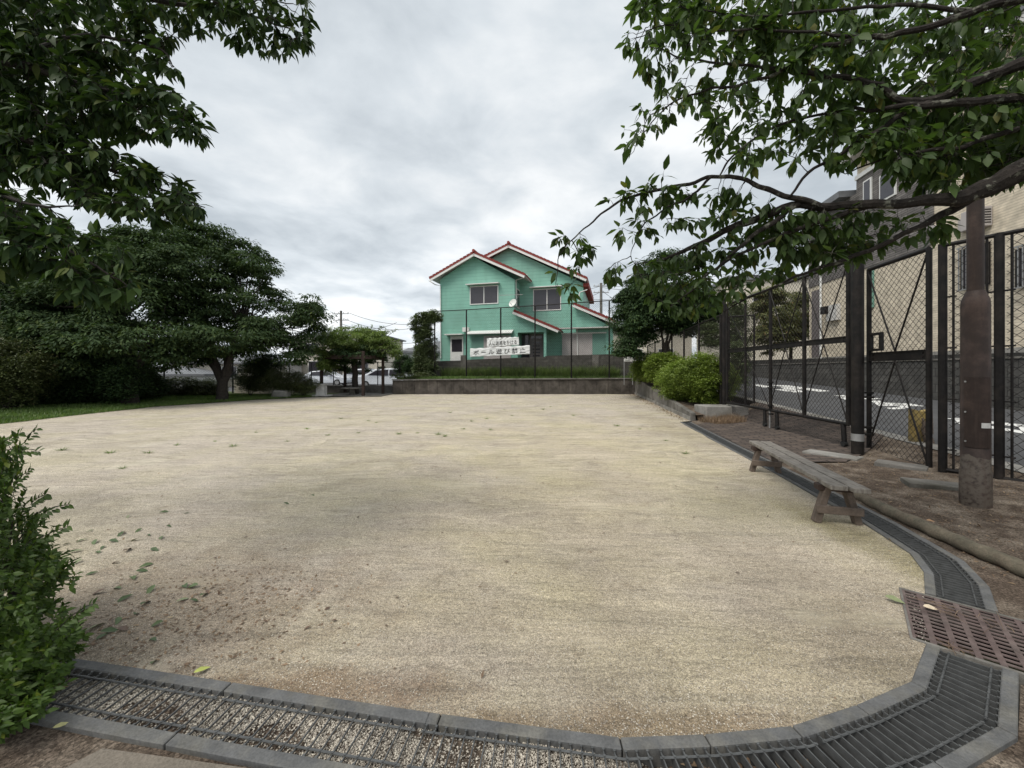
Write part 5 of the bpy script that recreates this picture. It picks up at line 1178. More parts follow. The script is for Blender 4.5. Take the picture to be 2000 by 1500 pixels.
# white stone pedestal (drinking fountain)
c = pg(628, 21.75, 0); t = thing('drinking_fountain', 'white square stone pedestal standing at the edge of the sand by the pergola', 'fountain', c)
mb = MB(); mb.box(c.x - .22, c.x + .22, c.y - .22, c.y + .22, .08, .64); bevel(mb.build('column', M['dirtywhite'], t), .02)
mb = MB(); mb.box(c.x - .27, c.x + .27, c.y - .27, c.y + .27, .642, .70); mb.box(c.x - .4, c.x + .5, c.y - .35, c.y + .3, 0, .078); bevel(mb.build('slab', M['dirtywhite'], t), .01)
# low wall and rail behind the pergola
t = thing('low_wall', 'low dark concrete wall behind the pergola before the parked cars', 'wall', (-9, 25.2, 0)); mb = MB(); mb.box(-14.8, -7.36, 25.1, 25.3, -.1, .42); mb.build('wall_body', M['concrete_dark'], t); mb = MB(); mb.box(-14.8, -7.36, 25.07, 25.33, .421, .48); mb.build('coping', M['concrete'], t)
t = thing('wire_fence', 'thin dark posted wire fence on the low wall before the parked cars', 'fence', (-9, 25.2, .45))
for k in range(6):
    x_ = -14.6 + k * 1.45; mb = MB(); mb.tube([(x_, 25.2, .45), (x_, 25.2, 2.0)], .03, 6); mb.build('post', M['black'], t)
mb = MB(); mb.tube([(-14.6, 25.2, 1.98), (-7.4, 25.2, 1.98)], .02, 5); mb.build('top_rail', M['black'], t); wirepanel(t, (-14.6, 25.2, 0), (-7.4, 25.2, 0), .5, 1.98, .12, .003)
# cars
def car(label, c, rz, prof, glassp, L0, W0=1.7):
    t = thing('parked_car', label, 'car', c, rz, 'white cars parked behind the pergola')
    mb = MB(); n_ = len(prof); vs = []
    for k, (y, ins) in enumerate(((-W0 / 2, .0), (-W0 / 2 + .02, 0), (W0 / 2 - .02, 0), (W0 / 2, 0))):
        pass
    def ring(y, s):
        r = []
        for (x, z) in prof:
            tuck = max(0, (z - .85)) * .22 * s; r.append((x, y + (-1 if y > 0 else 1) * max(0, (z - .85)) * .28, z))
        return r
    a = ring(-W0 / 2, 1); b_ = ring(W0 / 2, 1); mb.add(a + b_, [tuple(range(n_)), tuple(range(2 * n_ - 1, n_ - 1, -1))] + [(i, n_ + i, n_ + (i + 1) % n_, (i + 1) % n_) for i in range(n_)])
    bevel(mb.build('body', M['carpaint'], t, local=True), .05, 2)
    for s in (-1, 1):
        for gp_ in glassp:
            mb = MB(); mb.add([(x, s * (W0 / 2 - max(0, z - .85) * .28 + .012), z) for x, z in gp_] + [(x, s * (W0 / 2 - max(0, z - .85) * .28 - .02), z) for x, z in gp_],
                              [tuple(range(len(gp_))), tuple(range(2 * len(gp_) - 1, len(gp_) - 1, -1))] + [(i, len(gp_) + i, len(gp_) + (i + 1) % len(gp_), (i + 1) % len(gp_)) for i in range(len(gp_))]); mb.build('side_window', M['glass'], t, local=True)
        for xw in (-L0 * .31, L0 * .31):
            mb = MB(); mb.tube([(xw, s * (W0 / 2 - .18), .31), (xw, s * (W0 / 2 + .02), .31)], .31, 18); wo_ = mb.build('wheel', M['tyre'], t, True, local=True)
            mb = MB(); mb.tube([(xw, s * (W0 / 2 + .021), .31), (xw, s * (W0 / 2 + .03), .31)], .2, 12); mb.build('rim', M['galv'], wo_, local=True)
    for s in (-1, 1): mb = MB(); mb.box(L0 / 2 - .12, L0 / 2 - .01, s * .55 - .18, s * .55 + .18, .6, .74); mb.build('headlight', M['dirtywhite'], t, local=True)
    mb = MB(); mb.box(L0 * .12, L0 * .16, -W0 / 2 - .16, -W0 / 2 - .02, .92, 1.02); mb.build('mirror', M['carpaint'], t, local=True)
    return t
prof1 = [(-2.1, .25), (2.1, .25), (2.15, .55), (2.0, .78), (1.15, .95), (.45, 1.38), (-.4, 1.47), (-1.3, 1.38), (-1.95, 1.0), (-2.15, .9)]
g1 = [[(-1.4, .98), (-.3, .98), (-.3, 1.38), (-1.15, 1.32)], [(-.22, .98), (.95, .98), (.4, 1.3), (-.22, 1.38)]]
c = P(640, 754, 38); car('white hatchback seen side-on behind the left part of the pergola', (c.x, c.y, -.05), 0, prof1, g1, 4.2)
prof2 = [(-2.2, .3), (2.2, .3), (2.22, .7), (2.1, .95), (1.5, 1.1), (.6, 1.62), (-1.2, 1.68), (-1.95, 1.5), (-2.2, 1.0)]
g2 = [[(-1.9, 1.08), (-.6, 1.08), (-.6, 1.55), (-1.6, 1.5)], [(-.5, 1.08), (1.2, 1.08), (.55, 1.48), (-.5, 1.56)]]
c = P(752, 752, 33); o = car('taller white minivan parked behind the right edge of the pergola', (c.x, c.y, -.05), R(180), prof2, g2, 4.4)
c = P(700, 752, 44); prof3 = [(-1.7, .3), (1.7, .3), (1.7, .8), (1.5, 1.0), (1.2, 1.6), (-1.6, 1.65), (-1.7, 1.0)]
car('small white boxy car partly hidden by the wisteria trunk', (c.x, c.y, -.05), R(180), prof3, [[(-1.5, 1.05), (1.1, 1.05), (.95, 1.5), (-1.45, 1.5)]], 3.4, 1.5)

# background houses on the left
simplehouse('distant_house', 'two-storey pale house with grey hipped roof behind the pergola', (-21.4, 52), 11, 8, 5.6, 0, M['cream'], M['greytile'], 1.2, [(-3.6, 3.6, 1.8, 1.2, 'f'), (0, 3.6, 1.8, 1.2, 'f'), (3.4, 3.6, 1.6, 1.2, 'f'), (-3, .8, 2, 1.8, 'f'), (2.5, .8, 2, 1.8, 'f')])
simplehouse('distant_house', 'low house with grey tiled roof seen under the left cherry trees', (-31, 34.5), 10, 7, 1.0, R(8), M['white'], M['greytile'], .8, [])
simplehouse('distant_house', 'white-walled house seen just left of the forked cherry trunk', (-30.5, 44), 9, 7, 2.2, 0, M['dirtywhite'], M['greytile'], .9, [(-1, .6, 1.6, 1, 'f'), (2.2, .6, 1.4, 1, 'f')])
simplehouse('distant_house', 'pale house seen just right of the forked cherry trunk', (-27.5, 38), 7, 6, 2.0, 0, M['cream'], M['greytile'], .8, [(1.8, .7, 1.4, 1.1, 'f')])
simplehouse('distant_house', 'small house with a pale hipped roof left of the ivy covered fence end', (-6.6, 38), 6.4, 7, 3.0, 0, M['dirtywhite'], M['greytile'], 1.4, [(-1, 1.4, 1.2, 1, 'f')])
# pale garden wall right of the forked trunk
t = thing('garden_wall', 'pale plastered garden wall right of the forked cherry trunk', 'wall', (-15.3, 23.4, 0)); mb = MB(); mb.box(-16.9, -13.4, 23.4, 23.55, 0, 1.0); mb.build('wall_body', M['cream'], t); mb = MB(); mb.box(-16.95, -13.35, 23.36, 23.59, 1.002, 1.07); mb.build('coping', M['dirtywhite'], t)
# park boundary fence at left
t = thing('boundary_fence', 'thin dark boundary fence standing under the left cherry trees', 'fence', (-19, 18, 0))
bp = [Vector((-22.5, 12, .2)), Vector((-21.5, 15, .2)), Vector((-20.5, 18.2, .15)), Vector((-19, 21, .1)), Vector((-16.7, 23, .1)), Vector((-14.8, 24.6, .05))]
for q in bp: mb = MB(); mb.tube([q, q + Vector((0, 0, 2.4))], .04, 6); mb.build('post', M['black'], t)
for a, b_ in zip(bp, bp[1:]):
    mb = MB(); mb.tube([a + Vector((0, 0, 2.35)), b_ + Vector((0, 0, 2.35))], .02, 5); mb.build('top_rail', M['black'], t); wirepanel(t, a, b_, .3, 2.5, .14, .003)
# boulder + bench-like block
c = P(542, 770, 20.3); c.z = 0; bm_v = []; mbx = MB(); mbx.prism([(c.x - .42, c.y, -.05), (c.x + .5, c.y, -.05), (c.x + .42, c.y, .38), (c.x - .28, c.y, .42)], (0, .5, 0)); o = mbx.build('boulder', M['concrete']); bevel(o, .08, 3); tag(o, 'squat grey stone block in front of the straggly bush', 'boulder')

# ------------------------------------------------------------------ mid-ground trees
def W3(px, py, Y): return P(px, py, Y)
b0_ = G(433, 783); 
tree('cherry_tree', 'large dark green cherry tree with a short forked trunk by the lawn edge', b0_, [b0_ + Vector((.05, 0, .9)), W3(418, 700, 18.6), W3(452, 690, 18.6), W3(470, 640, 19), W3(380, 640, 19)],
     [vol(385, 555, 110, 95, 20, 3.2), vol(470, 590, 75, 85, 20, 3.0), vol(560, 640, 62, 50, 20.5, 2.2), vol(430, 665, 125, 42, 18.6, 2.8), vol(370, 480, 55, 40, 20.5, 1.5), vol(505, 530, 38, 42, 20, 1.5), vol(560, 690, 50, 25, 20, 1.4), vol(600, 620, 30, 34, 20.5, 1.2), vol(375, 455, 40, 22, 20.5, 1.0), vol(420, 480, 60, 30, 20.5, 1.4), vol(350, 690, 60, 30, 18.2, 1.6), vol(520, 690, 60, 34, 19.5, 1.6), vol(368, 446, 22, 18, 20.5, .6), vol(505, 500, 24, 18, 20.5, .6), vol(615, 600, 18, 18, 20.5, .6), vol(300, 470, 40, 16, 20.5, .8)], 620, 125, .56, M['leaf_tree'], M['dark_bark'], .25, L_=.17, W2=.075, flat=.62, nlimb=40)
b0_ = G(255, 792); 
tree('cherry_tree', 'broad dark cherry tree with its trunk lost in deep shade left of the forked one', b0_, [b0_ + Vector((0, 0, 1.2)), W3(210, 690, 16.4), W3(290, 680, 16.4), W3(240, 620, 16.8)],
     [vol(235, 590, 125, 85, 17, 3.0), vol(130, 640, 100, 60, 16.5, 2.6), vol(250, 670, 135, 42, 15.8, 2.4), vol(300, 540, 90, 60, 17.5, 2.0), vol(80, 690, 70, 40, 15.5, 1.8), vol(240, 500, 50, 30, 17.5, 1.2), vol(130, 590, 70, 40, 17.5, 1.4), vol(265, 480, 60, 30, 18, 1.4), vol(150, 560, 80, 50, 17.5, 1.6), vol(60, 590, 70, 45, 17, 1.6), vol(180, 715, 90, 28, 15.6, 1.6), vol(280, 705, 60, 25, 16, 1.4)], 800, 125, .56, M['leaf_tree'], M['dark_bark'], .27, L_=.15, W2=.075, flat=.62, nlimb=36)
b0_ = G(20, 800); 
tree('dense_tree', 'darkest leafy tree at the far left edge beyond the lawn', b0_, [b0_ + Vector((0, 0, 1.2)), W3(0, 690, 14.5), W3(50, 690, 15)],
     [vol(20, 640, 85, 60, 15.5, 2.4), vol(-90, 600, 110, 100, 16, 2.6), vol(90, 660, 60, 50, 16.5, 1.6), vol(40, 720, 60, 40, 15, 1.5)], 420, 130, .55, M['leaf_dark'], M['dark_bark'], .22, L_=.14, W2=.07)
# undergrowth in the shade
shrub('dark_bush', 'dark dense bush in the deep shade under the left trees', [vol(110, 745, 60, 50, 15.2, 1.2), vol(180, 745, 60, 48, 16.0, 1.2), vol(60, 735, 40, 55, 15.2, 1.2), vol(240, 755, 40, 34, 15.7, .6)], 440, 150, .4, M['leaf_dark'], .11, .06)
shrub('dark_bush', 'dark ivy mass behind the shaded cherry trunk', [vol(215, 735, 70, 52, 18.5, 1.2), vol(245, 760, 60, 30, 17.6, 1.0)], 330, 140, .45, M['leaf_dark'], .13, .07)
shrub('olive_hedge', 'olive green creeper hedge at the far left edge', [vol(15, 735, 45, 65, 13.2, 1.0), vol(-60, 720, 60, 90, 13, 1.2), vol(45, 765, 22, 28, 13.8, .6)], 330, 140, .35, M['leaf_olive'], .08, .04)
shrub('low_hedge', 'low mixed hedge between the two cherry trunks', [vol(345, 763, 45, 19, 20.6, .8), vol(395, 765, 32, 18, 21, .8), vol(300, 765, 35, 20, 20, .9)], 260, 120, .3, M['leaf_olive'], .09, .05)
shrub('straggly_bush', 'straggly mixed bush beside the grey stone block', [vol(555, 748, 45, 26, 21.3, .9), vol(590, 755, 28, 20, 21.2, .7), vol(490, 745, 20, 30, 21.5, .7)], 220, 110, .32, M['leaf_olive'], .10, .03, shell=.2, droop=.1)
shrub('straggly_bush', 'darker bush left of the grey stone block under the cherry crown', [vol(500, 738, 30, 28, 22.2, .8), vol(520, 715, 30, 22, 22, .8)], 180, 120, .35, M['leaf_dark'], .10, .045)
# ivy on fence end, shrubs at terrace left
fe = FPt(830, 680)
shrub('ivy', 'pale green ivy covering the left end of the tall fence', [vol(823, 640, 20, 30, fe.y, .25), vol(843, 622, 20, 13, fe.y - .1, .25), vol(822, 690, 12, 50, fe.y, .22), vol(838, 690, 14, 46, fe.y + .3, .22), vol(832, 720, 24, 18, fe.y, .3)], 620, 110, .22, M['leaf_ivy'], .085, .06, cat='ivy', shell=.2, stems=False)
shrub('round_shrub', 'dark round shrub on the grassy rise left of the ivy fence', [vol(787, 715, 17, 17, 30, .8), vol(805, 720, 14, 14, 29, .7)], 170, 120, .3, M['leaf_dark'], .1, .05)
shrub('weed_patch', 'bright weedy growth along the top of the retaining wall at its left end', [vol(795, 738, 28, 5, 24.6, .5), vol(825, 738, 15, 7, 25.2, .4)], 60, 70, .18, M['leaf_olive'], .10, .03, cat='weeds', stems=False, droop=-.6)
# evergreen behind hedge on the right
b0_ = P(1297, 722, 18.8); b0_.z = .75
tree('evergreen_tree', 'bushy dark evergreen tree with twin stems behind the bright hedge', b0_, [b0_ + Vector((.05, 0, .5)), P(1292, 640, 18.8), P(1313, 640, 18.8), P(1310, 600, 18.8)],
     [vol(1295, 585, 82, 70, 19, 2.0), vol(1245, 630, 45, 48, 19, 1.6), vol(1345, 610, 55, 50, 18.6, 1.6), vol(1300, 525, 40, 30, 19.3, 1.1), vol(1225, 680, 28, 20, 19, .9), vol(1225, 590, 22, 22, 19.5, .8)], 620, 140, .42, M['leaf_dark'], M['bark'], .11, L_=.12, W2=.065, flat=.75, nlimb=30)
shrub('bright_hedge', 'large bright green clipped hedge next to the sliding gate', [vol(1378, 742, 50, 46, 13.2, .95), vol(1345, 748, 50, 42, 14.2, .9), vol(1325, 752, 36, 36, 15.4, .9), vol(1392, 755, 38, 38, 12.7, .6)], 620, 130, .20, M['leaf_hedge'], .055, .036, shell=.8, cat='hedge')
shrub('bright_hedge', 'smaller bright green hedge farther back along the stepped wall', [vol(1272, 722, 30, 28, 19, .9), vol(1300, 724, 32, 30, 17.4, .9), vol(1255, 730, 18, 20, 21, .8)], 420, 120, .24, M['leaf_hedge'], .07, .045, shell=.75, cat='hedge')
# garden trees across the street
q = P(1545, 640, 22); b0_ = Vector((q.x, q.y, 1.6))
tree('garden_tree', 'rust tinged garden tree above the dark street wall', b0_, [b0_ + Vector((0, 0, 1.2)), b0_ + Vector((-.4, 0, 2)), b0_ + Vector((.5, 0, 2))],
     [vol(1525, 625, 45, 55, 21, 1.4), vol(1560, 610, 40, 55, 21.5, 1.4), vol(1510, 660, 35, 35, 21, 1.2), vol(1500, 590, 25, 25, 21.6, 1.0)], 420, 130, .4, M['leaf_autumn'], M['bark'], .1, L_=.11, W2=.06, nlimb=20)
shrub('ivy', 'pale ivy climbing the street fence behind the sliding gate end', [vol(1438, 640, 14, 60, 14.0, .4), vol(1440, 720, 16, 50, 13.5, .4), vol(1390, 660, 22, 30, 17, .3)], 300, 100, .25, M['leaf_ivy'], .07, .04, cat='ivy', shell=.2, stems=False)

# ------------------------------------------------------------------ near foliage (left tree, right cherry, boxwood)
def polysample(poly, k):
    P_ = np.array(poly); out = []
    while len(out) < k:
        x = RNG.uniform(P_[:, 0].min(), P_[:, 0].max(), 200); y = RNG.uniform(P_[:, 1].min(), P_[:, 1].max(), 200); m_ = inpoly(x, y, poly); out += list(zip(x[m_], y[m_]))
    return out[:k]
def neartree(name, label, trunkpts, trunkr, branches, fills, lm, bm, Ln, Wd, per=6, droop=.8, fold=.2, curl=.3, spread=.09, cat='tree', maxd=9, petiole=.02):
    t = thing(name, label, cat, trunkpts[0])
    mb = MB(); mb.tube(trunkpts, trunkr, 12); mb.build('trunk', bm, t, True)
    nodes = []; lb = MB()
    for br in branches:      # (px,py,Y,r)
        pts = [P(a, b_, c) for a, b_, c, r in br]; rs = [r for *_, r in br]; fine = []; fr = []
        for i in range(len(pts) - 1):
            p0 = pts[max(i - 1, 0)]; p1 = pts[i]; p2 = pts[i + 1]; p3 = pts[min(i + 2, len(pts) - 1)]
            for k in range(6):
                u = k / 6; c = ((2 * p1) + (p2 - p0) * u + (2 * p0 - 5 * p1 + 4 * p2 - p3) * u * u + (3 * p1 - p0 - 3 * p2 + p3) * u ** 3) / 2
                c = c + Vector((noise.noise(c * 9), noise.noise(c * 9 + Vector((7, 0, 0))), noise.noise(c * 9 + Vector((0, 7, 0))))) * .018
                fine.append(c); fr.append((rs[i] + (rs[i + 1] - rs[i]) * u) * (1 + .12 * noise.noise(c * 25)))
        fine.append(pts[-1]); fr.append(rs[-1]); lb.tube(fine, fr, 8); nodes += [(Vector(p), r) for p, r in zip(fine, fr)]
    lb.build('branches', bm, t, True)
    NP = np.array([tuple(p) for p, _ in nodes]); nodes_l = [p for p, _ in nodes]
    pos = []; ax = []; nr = []; tw = MB()
    for poly, k, y0, y1 in fills:
        for (px, py) in polysample(poly, k):
            tgt = None; best = None
            for _ in range(3):
                Y = RNG.uniform(y0, y1); q_ = P(px, py, Y); d = np.linalg.norm(NP - np.array(q_), axis=1); j = d.argmin()
                if best is None or d[j] < best: best = d[j]; tgt = q_; jj = j
            st = nodes_l[jj] if jj < len(nodes_l) else tgt
            if best > .03:
                cv = curve(st, tgt, .06, 5, .25); r0 = min(.006, .002 + best * .008); tw.tube(cv, [r0, r0 * .85, r0 * .7, r0 * .55, r0 * .4, .001], 4, False)
                if best > .12:
                    for c in cv[2:5]: nodes_l.append(c); NP = np.vstack([NP, np.array(c)])
            else: cv = [st, tgt]
            d0 = np.array((tgt - st).normalized()) if best > .01 else np.array([0, 0, -1.])
            kk = max(2, int(RNG.poisson(per)))
            for m_ in range(kk):
                back = RNG.random() * .6 if m_ > 2 else RNG.random() * .15
                c = np.array(cv[-1]) * (1 - back) + np.array(cv[max(0, len(cv) - 3)]) * back
                a = d0 * .5 + unit(1)[0] * .8 + np.array([0, 0, -droop]); a /= np.linalg.norm(a)
                pos.append(c + a * petiole); ax.append(a); nr.append(np.array([0, 0, 1.]) + unit(1)[0] * .6 + a * .2)
                tw.tube([Vector(c), Vector(c + a * petiole * 1.3)], .0009, 3, False)
    tw.build('twigs', bm, t)
    s = RNG.triangular(.4, .95, 1.35, len(pos)); leafmesh('leaves', pos, ax, nr, Ln * s, Wd * s, 'leaf', lm, t, fold=fold, curl=curl)
    return t
# right cherry
BR = [
 [(2260, 150, 1.9, .10), (2120, 270, 2.0, .09), (2000, 330, 2.15, .060), (1890, 383, 2.3, .048), (1780, 396, 2.4, .030), (1640, 402, 2.55, .028), (1545, 405, 2.65, .026), (1440, 440, 2.8, .026), (1360, 480, 2.9, .018), (1290, 505, 3.0, .010), (1240, 515, 3.05, .004)],
 [(1620, 402, 2.55, .018), (1560, 388, 2.6, .018), (1500, 370, 2.65, .017), (1450, 350, 2.7, .015), (1400, 343, 2.75, .014), (1330, 362, 2.8, .013), (1220, 386, 2.85, .010), (1165, 425, 2.9, .007), (1118, 468, 2.95, .005), (1092, 500, 3.0, .004), (1086, 560, 3.0, .002)],
 [(1390, 345, 2.75, .010), (1345, 385, 2.8, .008), (1290, 415, 2.85, .006), (1250, 450, 2.9, .005), (1232, 500, 2.9, .002)],
 [(1118, 468, 2.95, .004), (1130, 500, 2.98, .003), (1132, 545, 3.0, .001)],
 [(2300, 60, 1.8, .07), (2150, 90, 2.0, .045), (2000, 125, 2.2, .034), (1880, 170, 2.3, .028), (1830, 192, 2.35, .026), (1760, 195, 2.4, .020), (1690, 160, 2.45, .018), (1560, 140, 2.5, .014), (1480, 130, 2.6, .010), (1400, 122, 2.65, .008), (1330, 110, 2.7, .006), (1280, 92, 2.75, .003)],
 [(2250, -100, 1.9, .05), (2060, -20, 2.1, .026), (1900, 22, 2.2, .020), (1780, 60, 2.3, .017), (1680, 77, 2.4, .016), (1590, 97, 2.45, .014), (1500, 150, 2.55, .011), (1400, 172, 2.65, .008), (1330, 192, 2.7, .006), (1272, 240, 2.75, .004), (1232, 302, 2.8, .0015)],
 [(1830, 190, 2.35, .020), (1740, 240, 2.4, .015), (1660, 290, 2.5, .012), (1590, 330, 2.55, .010), (1540, 385, 2.6, .007)],
 [(2200, 150, 1.95, .04), (2000, 190, 2.2, .026), (1900, 200, 2.25, .024), (1810, 205, 2.35, .022), (1720, 212, 2.45, .012), (1600, 222, 2.55, .009), (1500, 255, 2.65, .008), (1430, 305, 2.7, .007), (1405, 343, 2.75, .006)],
 [(1900, 385, 2.35, .030), (1800, 440, 2.45, .018), (1700, 490, 2.6, .015), (1600, 525, 2.7, .011), (1520, 556, 2.8, .008), (1450, 588, 2.9, .006), (1415, 612, 2.95, .003)],
 [(1560, 400, 2.62, .020), (1480, 455, 2.7, .015), (1410, 515, 2.8, .010), (1360, 560, 2.85, .006), (1310, 600, 2.9, .002)],
 [(1700, 402, 2.5, .020), (1600, 432, 2.6, .016), (1500, 470, 2.7, .012), (1430, 505, 2.8, .009), (1370, 545, 2.85, .003)],
 [(1900, 22, 2.25, .014), (1750, 12, 2.35, .010), (1600, 22, 2.45, .008), (1450, 32, 2.55, .006), (1350, 16, 2.6, .004), (1262, 8, 2.7, .0015)],
 [(1680, 75, 2.4, .010), (1560, 62, 2.45, .008), (1400, 58, 2.55, .006), (1300, 50, 2.65, .004), (1245, 66, 2.7, .0015)],
 [(2200, 230, 2.0, .03), (2000, 250, 2.2, .018), (1860, 290, 2.3, .012), (1750, 300, 2.4, .008), (1650, 340, 2.5, .003)],
]
PA = [(1230, -60), (1222, 100), (1258, 140), (1285, 150), (1265, 190), (1218, 255), (1228, 285), (1275, 268), (1330, 212), (1370, 222), (1365, 268), (1392, 305), (1450, 330), (1550, 330), (1600, 290), (1660, 290), (1750, 320), (1850, 370), (2050, 330), (2050, -60)]
PB = [(1062, 465), (1110, 450), (1155, 472), (1155, 515), (1115, 520), (1125, 575), (1090, 575), (1078, 535), (1095, 500)]
PC = [(1180, 385), (1250, 358), (1300, 330), (1400, 350), (1500, 375), (1560, 385), (1500, 415), (1400, 430), (1340, 435), (1300, 470), (1262, 450), (1215, 470), (1180, 440)]
PD = [(1180, 525), (1250, 502), (1330, 490), (1450, 430), (1560, 410), (1680, 425), (1760, 440), (1700, 500), (1550, 530), (1450, 560), (1400, 600), (1340, 615), (1262, 590), (1262, 550), (1190, 540)]
PE = [(1500, 400), (1820, 410), (1880, 420), (1830, 470), (1700, 480), (1600, 500), (1520, 500)]
PF = [(1600, 150), (2050, 150), (2050, 300), (1900, 340), (1700, 290), (1600, 260)]
neartree('cherry_tree', 'near cherry tree reaching lichen-covered leafy branches in from the upper right', [Vector((4.6, 1.1, -.05)), Vector((4.45, 1.15, 1)), Vector((4.1, 1.3, 2.0)), P(2260, 150, 1.9), P(2300, 60, 1.8), P(2300, -300, 1.8)], [.19, .16, .14, .11, .09, .05], BR,
         [(PA, 720, 2.4, 3.4), (PF, 260, 2.2, 3.0), (PB, 20, 2.9, 3.05), (PC, 66, 2.65, 2.95), (PD, 190, 2.7, 3.1), (PE, 85, 2.5, 2.9), ([(1230, -20), (1300, 60), (1450, 100), (1600, 60), (1650, -20)], 110, 2.5, 3.1), ([(1700, 200), (2040, 200), (2040, 330), (1900, 370), (1750, 330)], 120, 2.3, 2.8), (PA, 300, 2.7, 3.7), (PD, 60, 2.8, 3.2), ([(1560, 260), (1850, 260), (1840, 370), (1640, 330)], 35, 2.4, 2.9), ([(1480, 20), (1980, 20), (1980, 140), (1480, 140)], 90, 2.3, 3.0)], M['leaf_cherry'], M['lichenbark'], .088, .039, per=5.8, droop=.75, fold=.15, curl=.22)
# left tree
BL_ = [
 [(-500, 60, 3.0, .10), (-200, 20, 3.0, .05), (0, -20, 2.9, .035), (200, -10, 2.9, .022), (400, 15, 3.0, .012), (520, 40, 3.0, .007), (600, 70, 3.0, .003)],
 [(-500, 150, 2.9, .07), (-200, 120, 2.8, .045), (0, 120, 2.7, .03), (150, 160, 2.7, .018), (280, 200, 2.8, .010), (390, 255, 2.85, .003)],
 [(-500, 220, 2.8, .07), (-200, 230, 2.7, .04), (0, 260, 2.6, .026), (150, 310, 2.7, .015), (300, 360, 2.75, .008), (400, 405, 2.8, .003)],
 [(-400, 350, 2.6, .05), (-150, 400, 2.4, .03), (0, 430, 2.3, .02), (120, 480, 2.3, .010), (250, 560, 2.35, .003)],
 [(0, 120, 2.7, .02), (150, 70, 2.75, .012), (300, 90, 2.8, .008), (340, 130, 2.8, .003)],
 [(-200, 230, 2.7, .03), (-50, 350, 2.5, .02), (60, 400, 2.5, .01), (160, 400, 2.5, .003)],
]
L1 = [(-80, -60), (590, -60), (606, 50), (598, 85), (545, 108), (480, 92), (400, 60), (335, 70), (345, 135), (300, 140), (200, 120), (-80, 100)]
L2 = [(-80, 60), (150, 90), (290, 150), (368, 190), (400, 240), (392, 275), (340, 262), (270, 265), (215, 268), (100, 240), (-80, 200)]
L3 = [(-80, 190), (100, 235), (200, 275), (240, 305), (335, 345), (403, 400), (370, 425), (300, 435), (250, 415), (160, 395), (100, 350), (-80, 330)]
L4 = [(-80, 330), (60, 385), (120, 425), (200, 455), (245, 475), (268, 500), (270, 585), (205, 592), (150, 585), (100, 540), (40, 522), (-80, 560)]
neartree('broadleaf_tree', 'near dark broadleaf tree with drooping leafy boughs filling the upper left', [Vector((-6.6, 2.6, -.05)), Vector((-6.55, 2.7, 1.2)), P(-500, 220, 2.9) + Vector((-.3, 0, 0)), P(-500, 60, 3.0), P(-500, -300, 3.0)], [.2, .17, .14, .1, .05], BL_,
         [(L1, 480, 2.6, 3.5), (L2, 400, 2.5, 3.3), (L3, 420, 2.5, 3.2), (L4, 260, 2.1, 2.7), ([(-80, -60), (250, -60), (300, 100), (200, 250), (150, 350), (-80, 500)], 330, 3.2, 4.0)], M['leaf_left'], M['dark_bark'], .088, .036, per=7.5, droop=.55, fold=.22, curl=.38, petiole=.012)
# boxwood bush at the lower left
t = thing('boxwood_bush', 'near boxwood bush with small glossy leaves at the lower left', 'bush', (-2.5, 1.9, 0))
BXP = [(-60, 850), (20, 860), (30, 900), (22, 930), (30, 960), (55, 985), (100, 1000), (95, 1040), (120, 1085), (135, 1130), (118, 1150), (128, 1190), (175, 1225), (150, 1262), (125, 1320), (80, 1380), (15, 1425), (-60, 1440)]
pos = []; ax = []; nr = []; tw = MB(); base = Vector((-2.75, 1.95, 0))
for (px, py) in polysample(BXP, 820):
    Y = RNG.uniform(1.62, 2.35)
    if py > 1150: Y = min(Y, 1.44 * F / (py - HY)) * RNG.uniform(.93, 1)
    tgt = P(px, py, Y)
    if tgt.z < .04: tgt.z = RNG.uniform(.04, .2)
    out_ = (tgt - Vector((-2.8, 1.95, .3))).normalized(); d = (out_ * .7 + Vector((.1, -.1, .55)) + Vector(unit(1)[0]) * .35).normalized(); Ls = RNG.uniform(.07, .15); st = tgt - d * Ls
    cv = curve(st, tgt, .05, 4, .1); tw.tube(cv, .0013, 3, False)
    if RNG.random() < .12: tgt = tgt + Vector((RNG.uniform(.02, .09), 0, RNG.uniform(.0, .06))); cv = curve(st, tgt, .05, 4, .1); tw.tube(cv, .0013, 3, False)
    for i in range(8):
        u = (i + .5) / 8
        for s in (-1, 1):
            c = np.array(st.lerp(tgt, u)); sd_ = np.cross(np.array(d), [0, 0, 1.]) * s * (1 if i % 2 else .3) + (np.array([0, 0, 1.]) * s * (.3 if i % 2 else 1)); a = np.array(d) * .7 + sd_ * .8 + unit(1)[0] * .2
            pos.append(c); ax.append(a); nr.append(np.array(d) * .8 + np.array([0, -.2, .7]) + unit(1)[0] * .3)
for (x_, y_, x2, y2, Yk) in ((20, 900, 72, 838, 1.9), (10, 880, 75, 882, 1.85), (20, 960, 60, 915, 1.9), (60, 1010, 135, 985, 1.75), (70, 1060, 132, 1028, 1.75), (0, 870, 40, 845, 1.95), (110, 1230, 182, 1180, 1.5), (60, 985, 90, 965, 1.8)):
    a_ = P(x_, y_, Yk); b_ = P(x2, y2, Yk - .05); tw.tube(curve(a_, b_, .05, 5, .1), [.002] * 5 + [.001], 4, False); dv = np.array((b_ - a_).normalized())
    for i in range(9):
        u = .1 + .9 * i / 8
        for s in (-1, 1): pos.append(np.array(a_.lerp(b_, u))); ax.append(dv * .8 + np.cross(dv, [0, -1., 0]) * s * .7 + unit(1)[0] * .25); nr.append(np.array([0, -.7, .7]) + unit(1)[0] * .3)
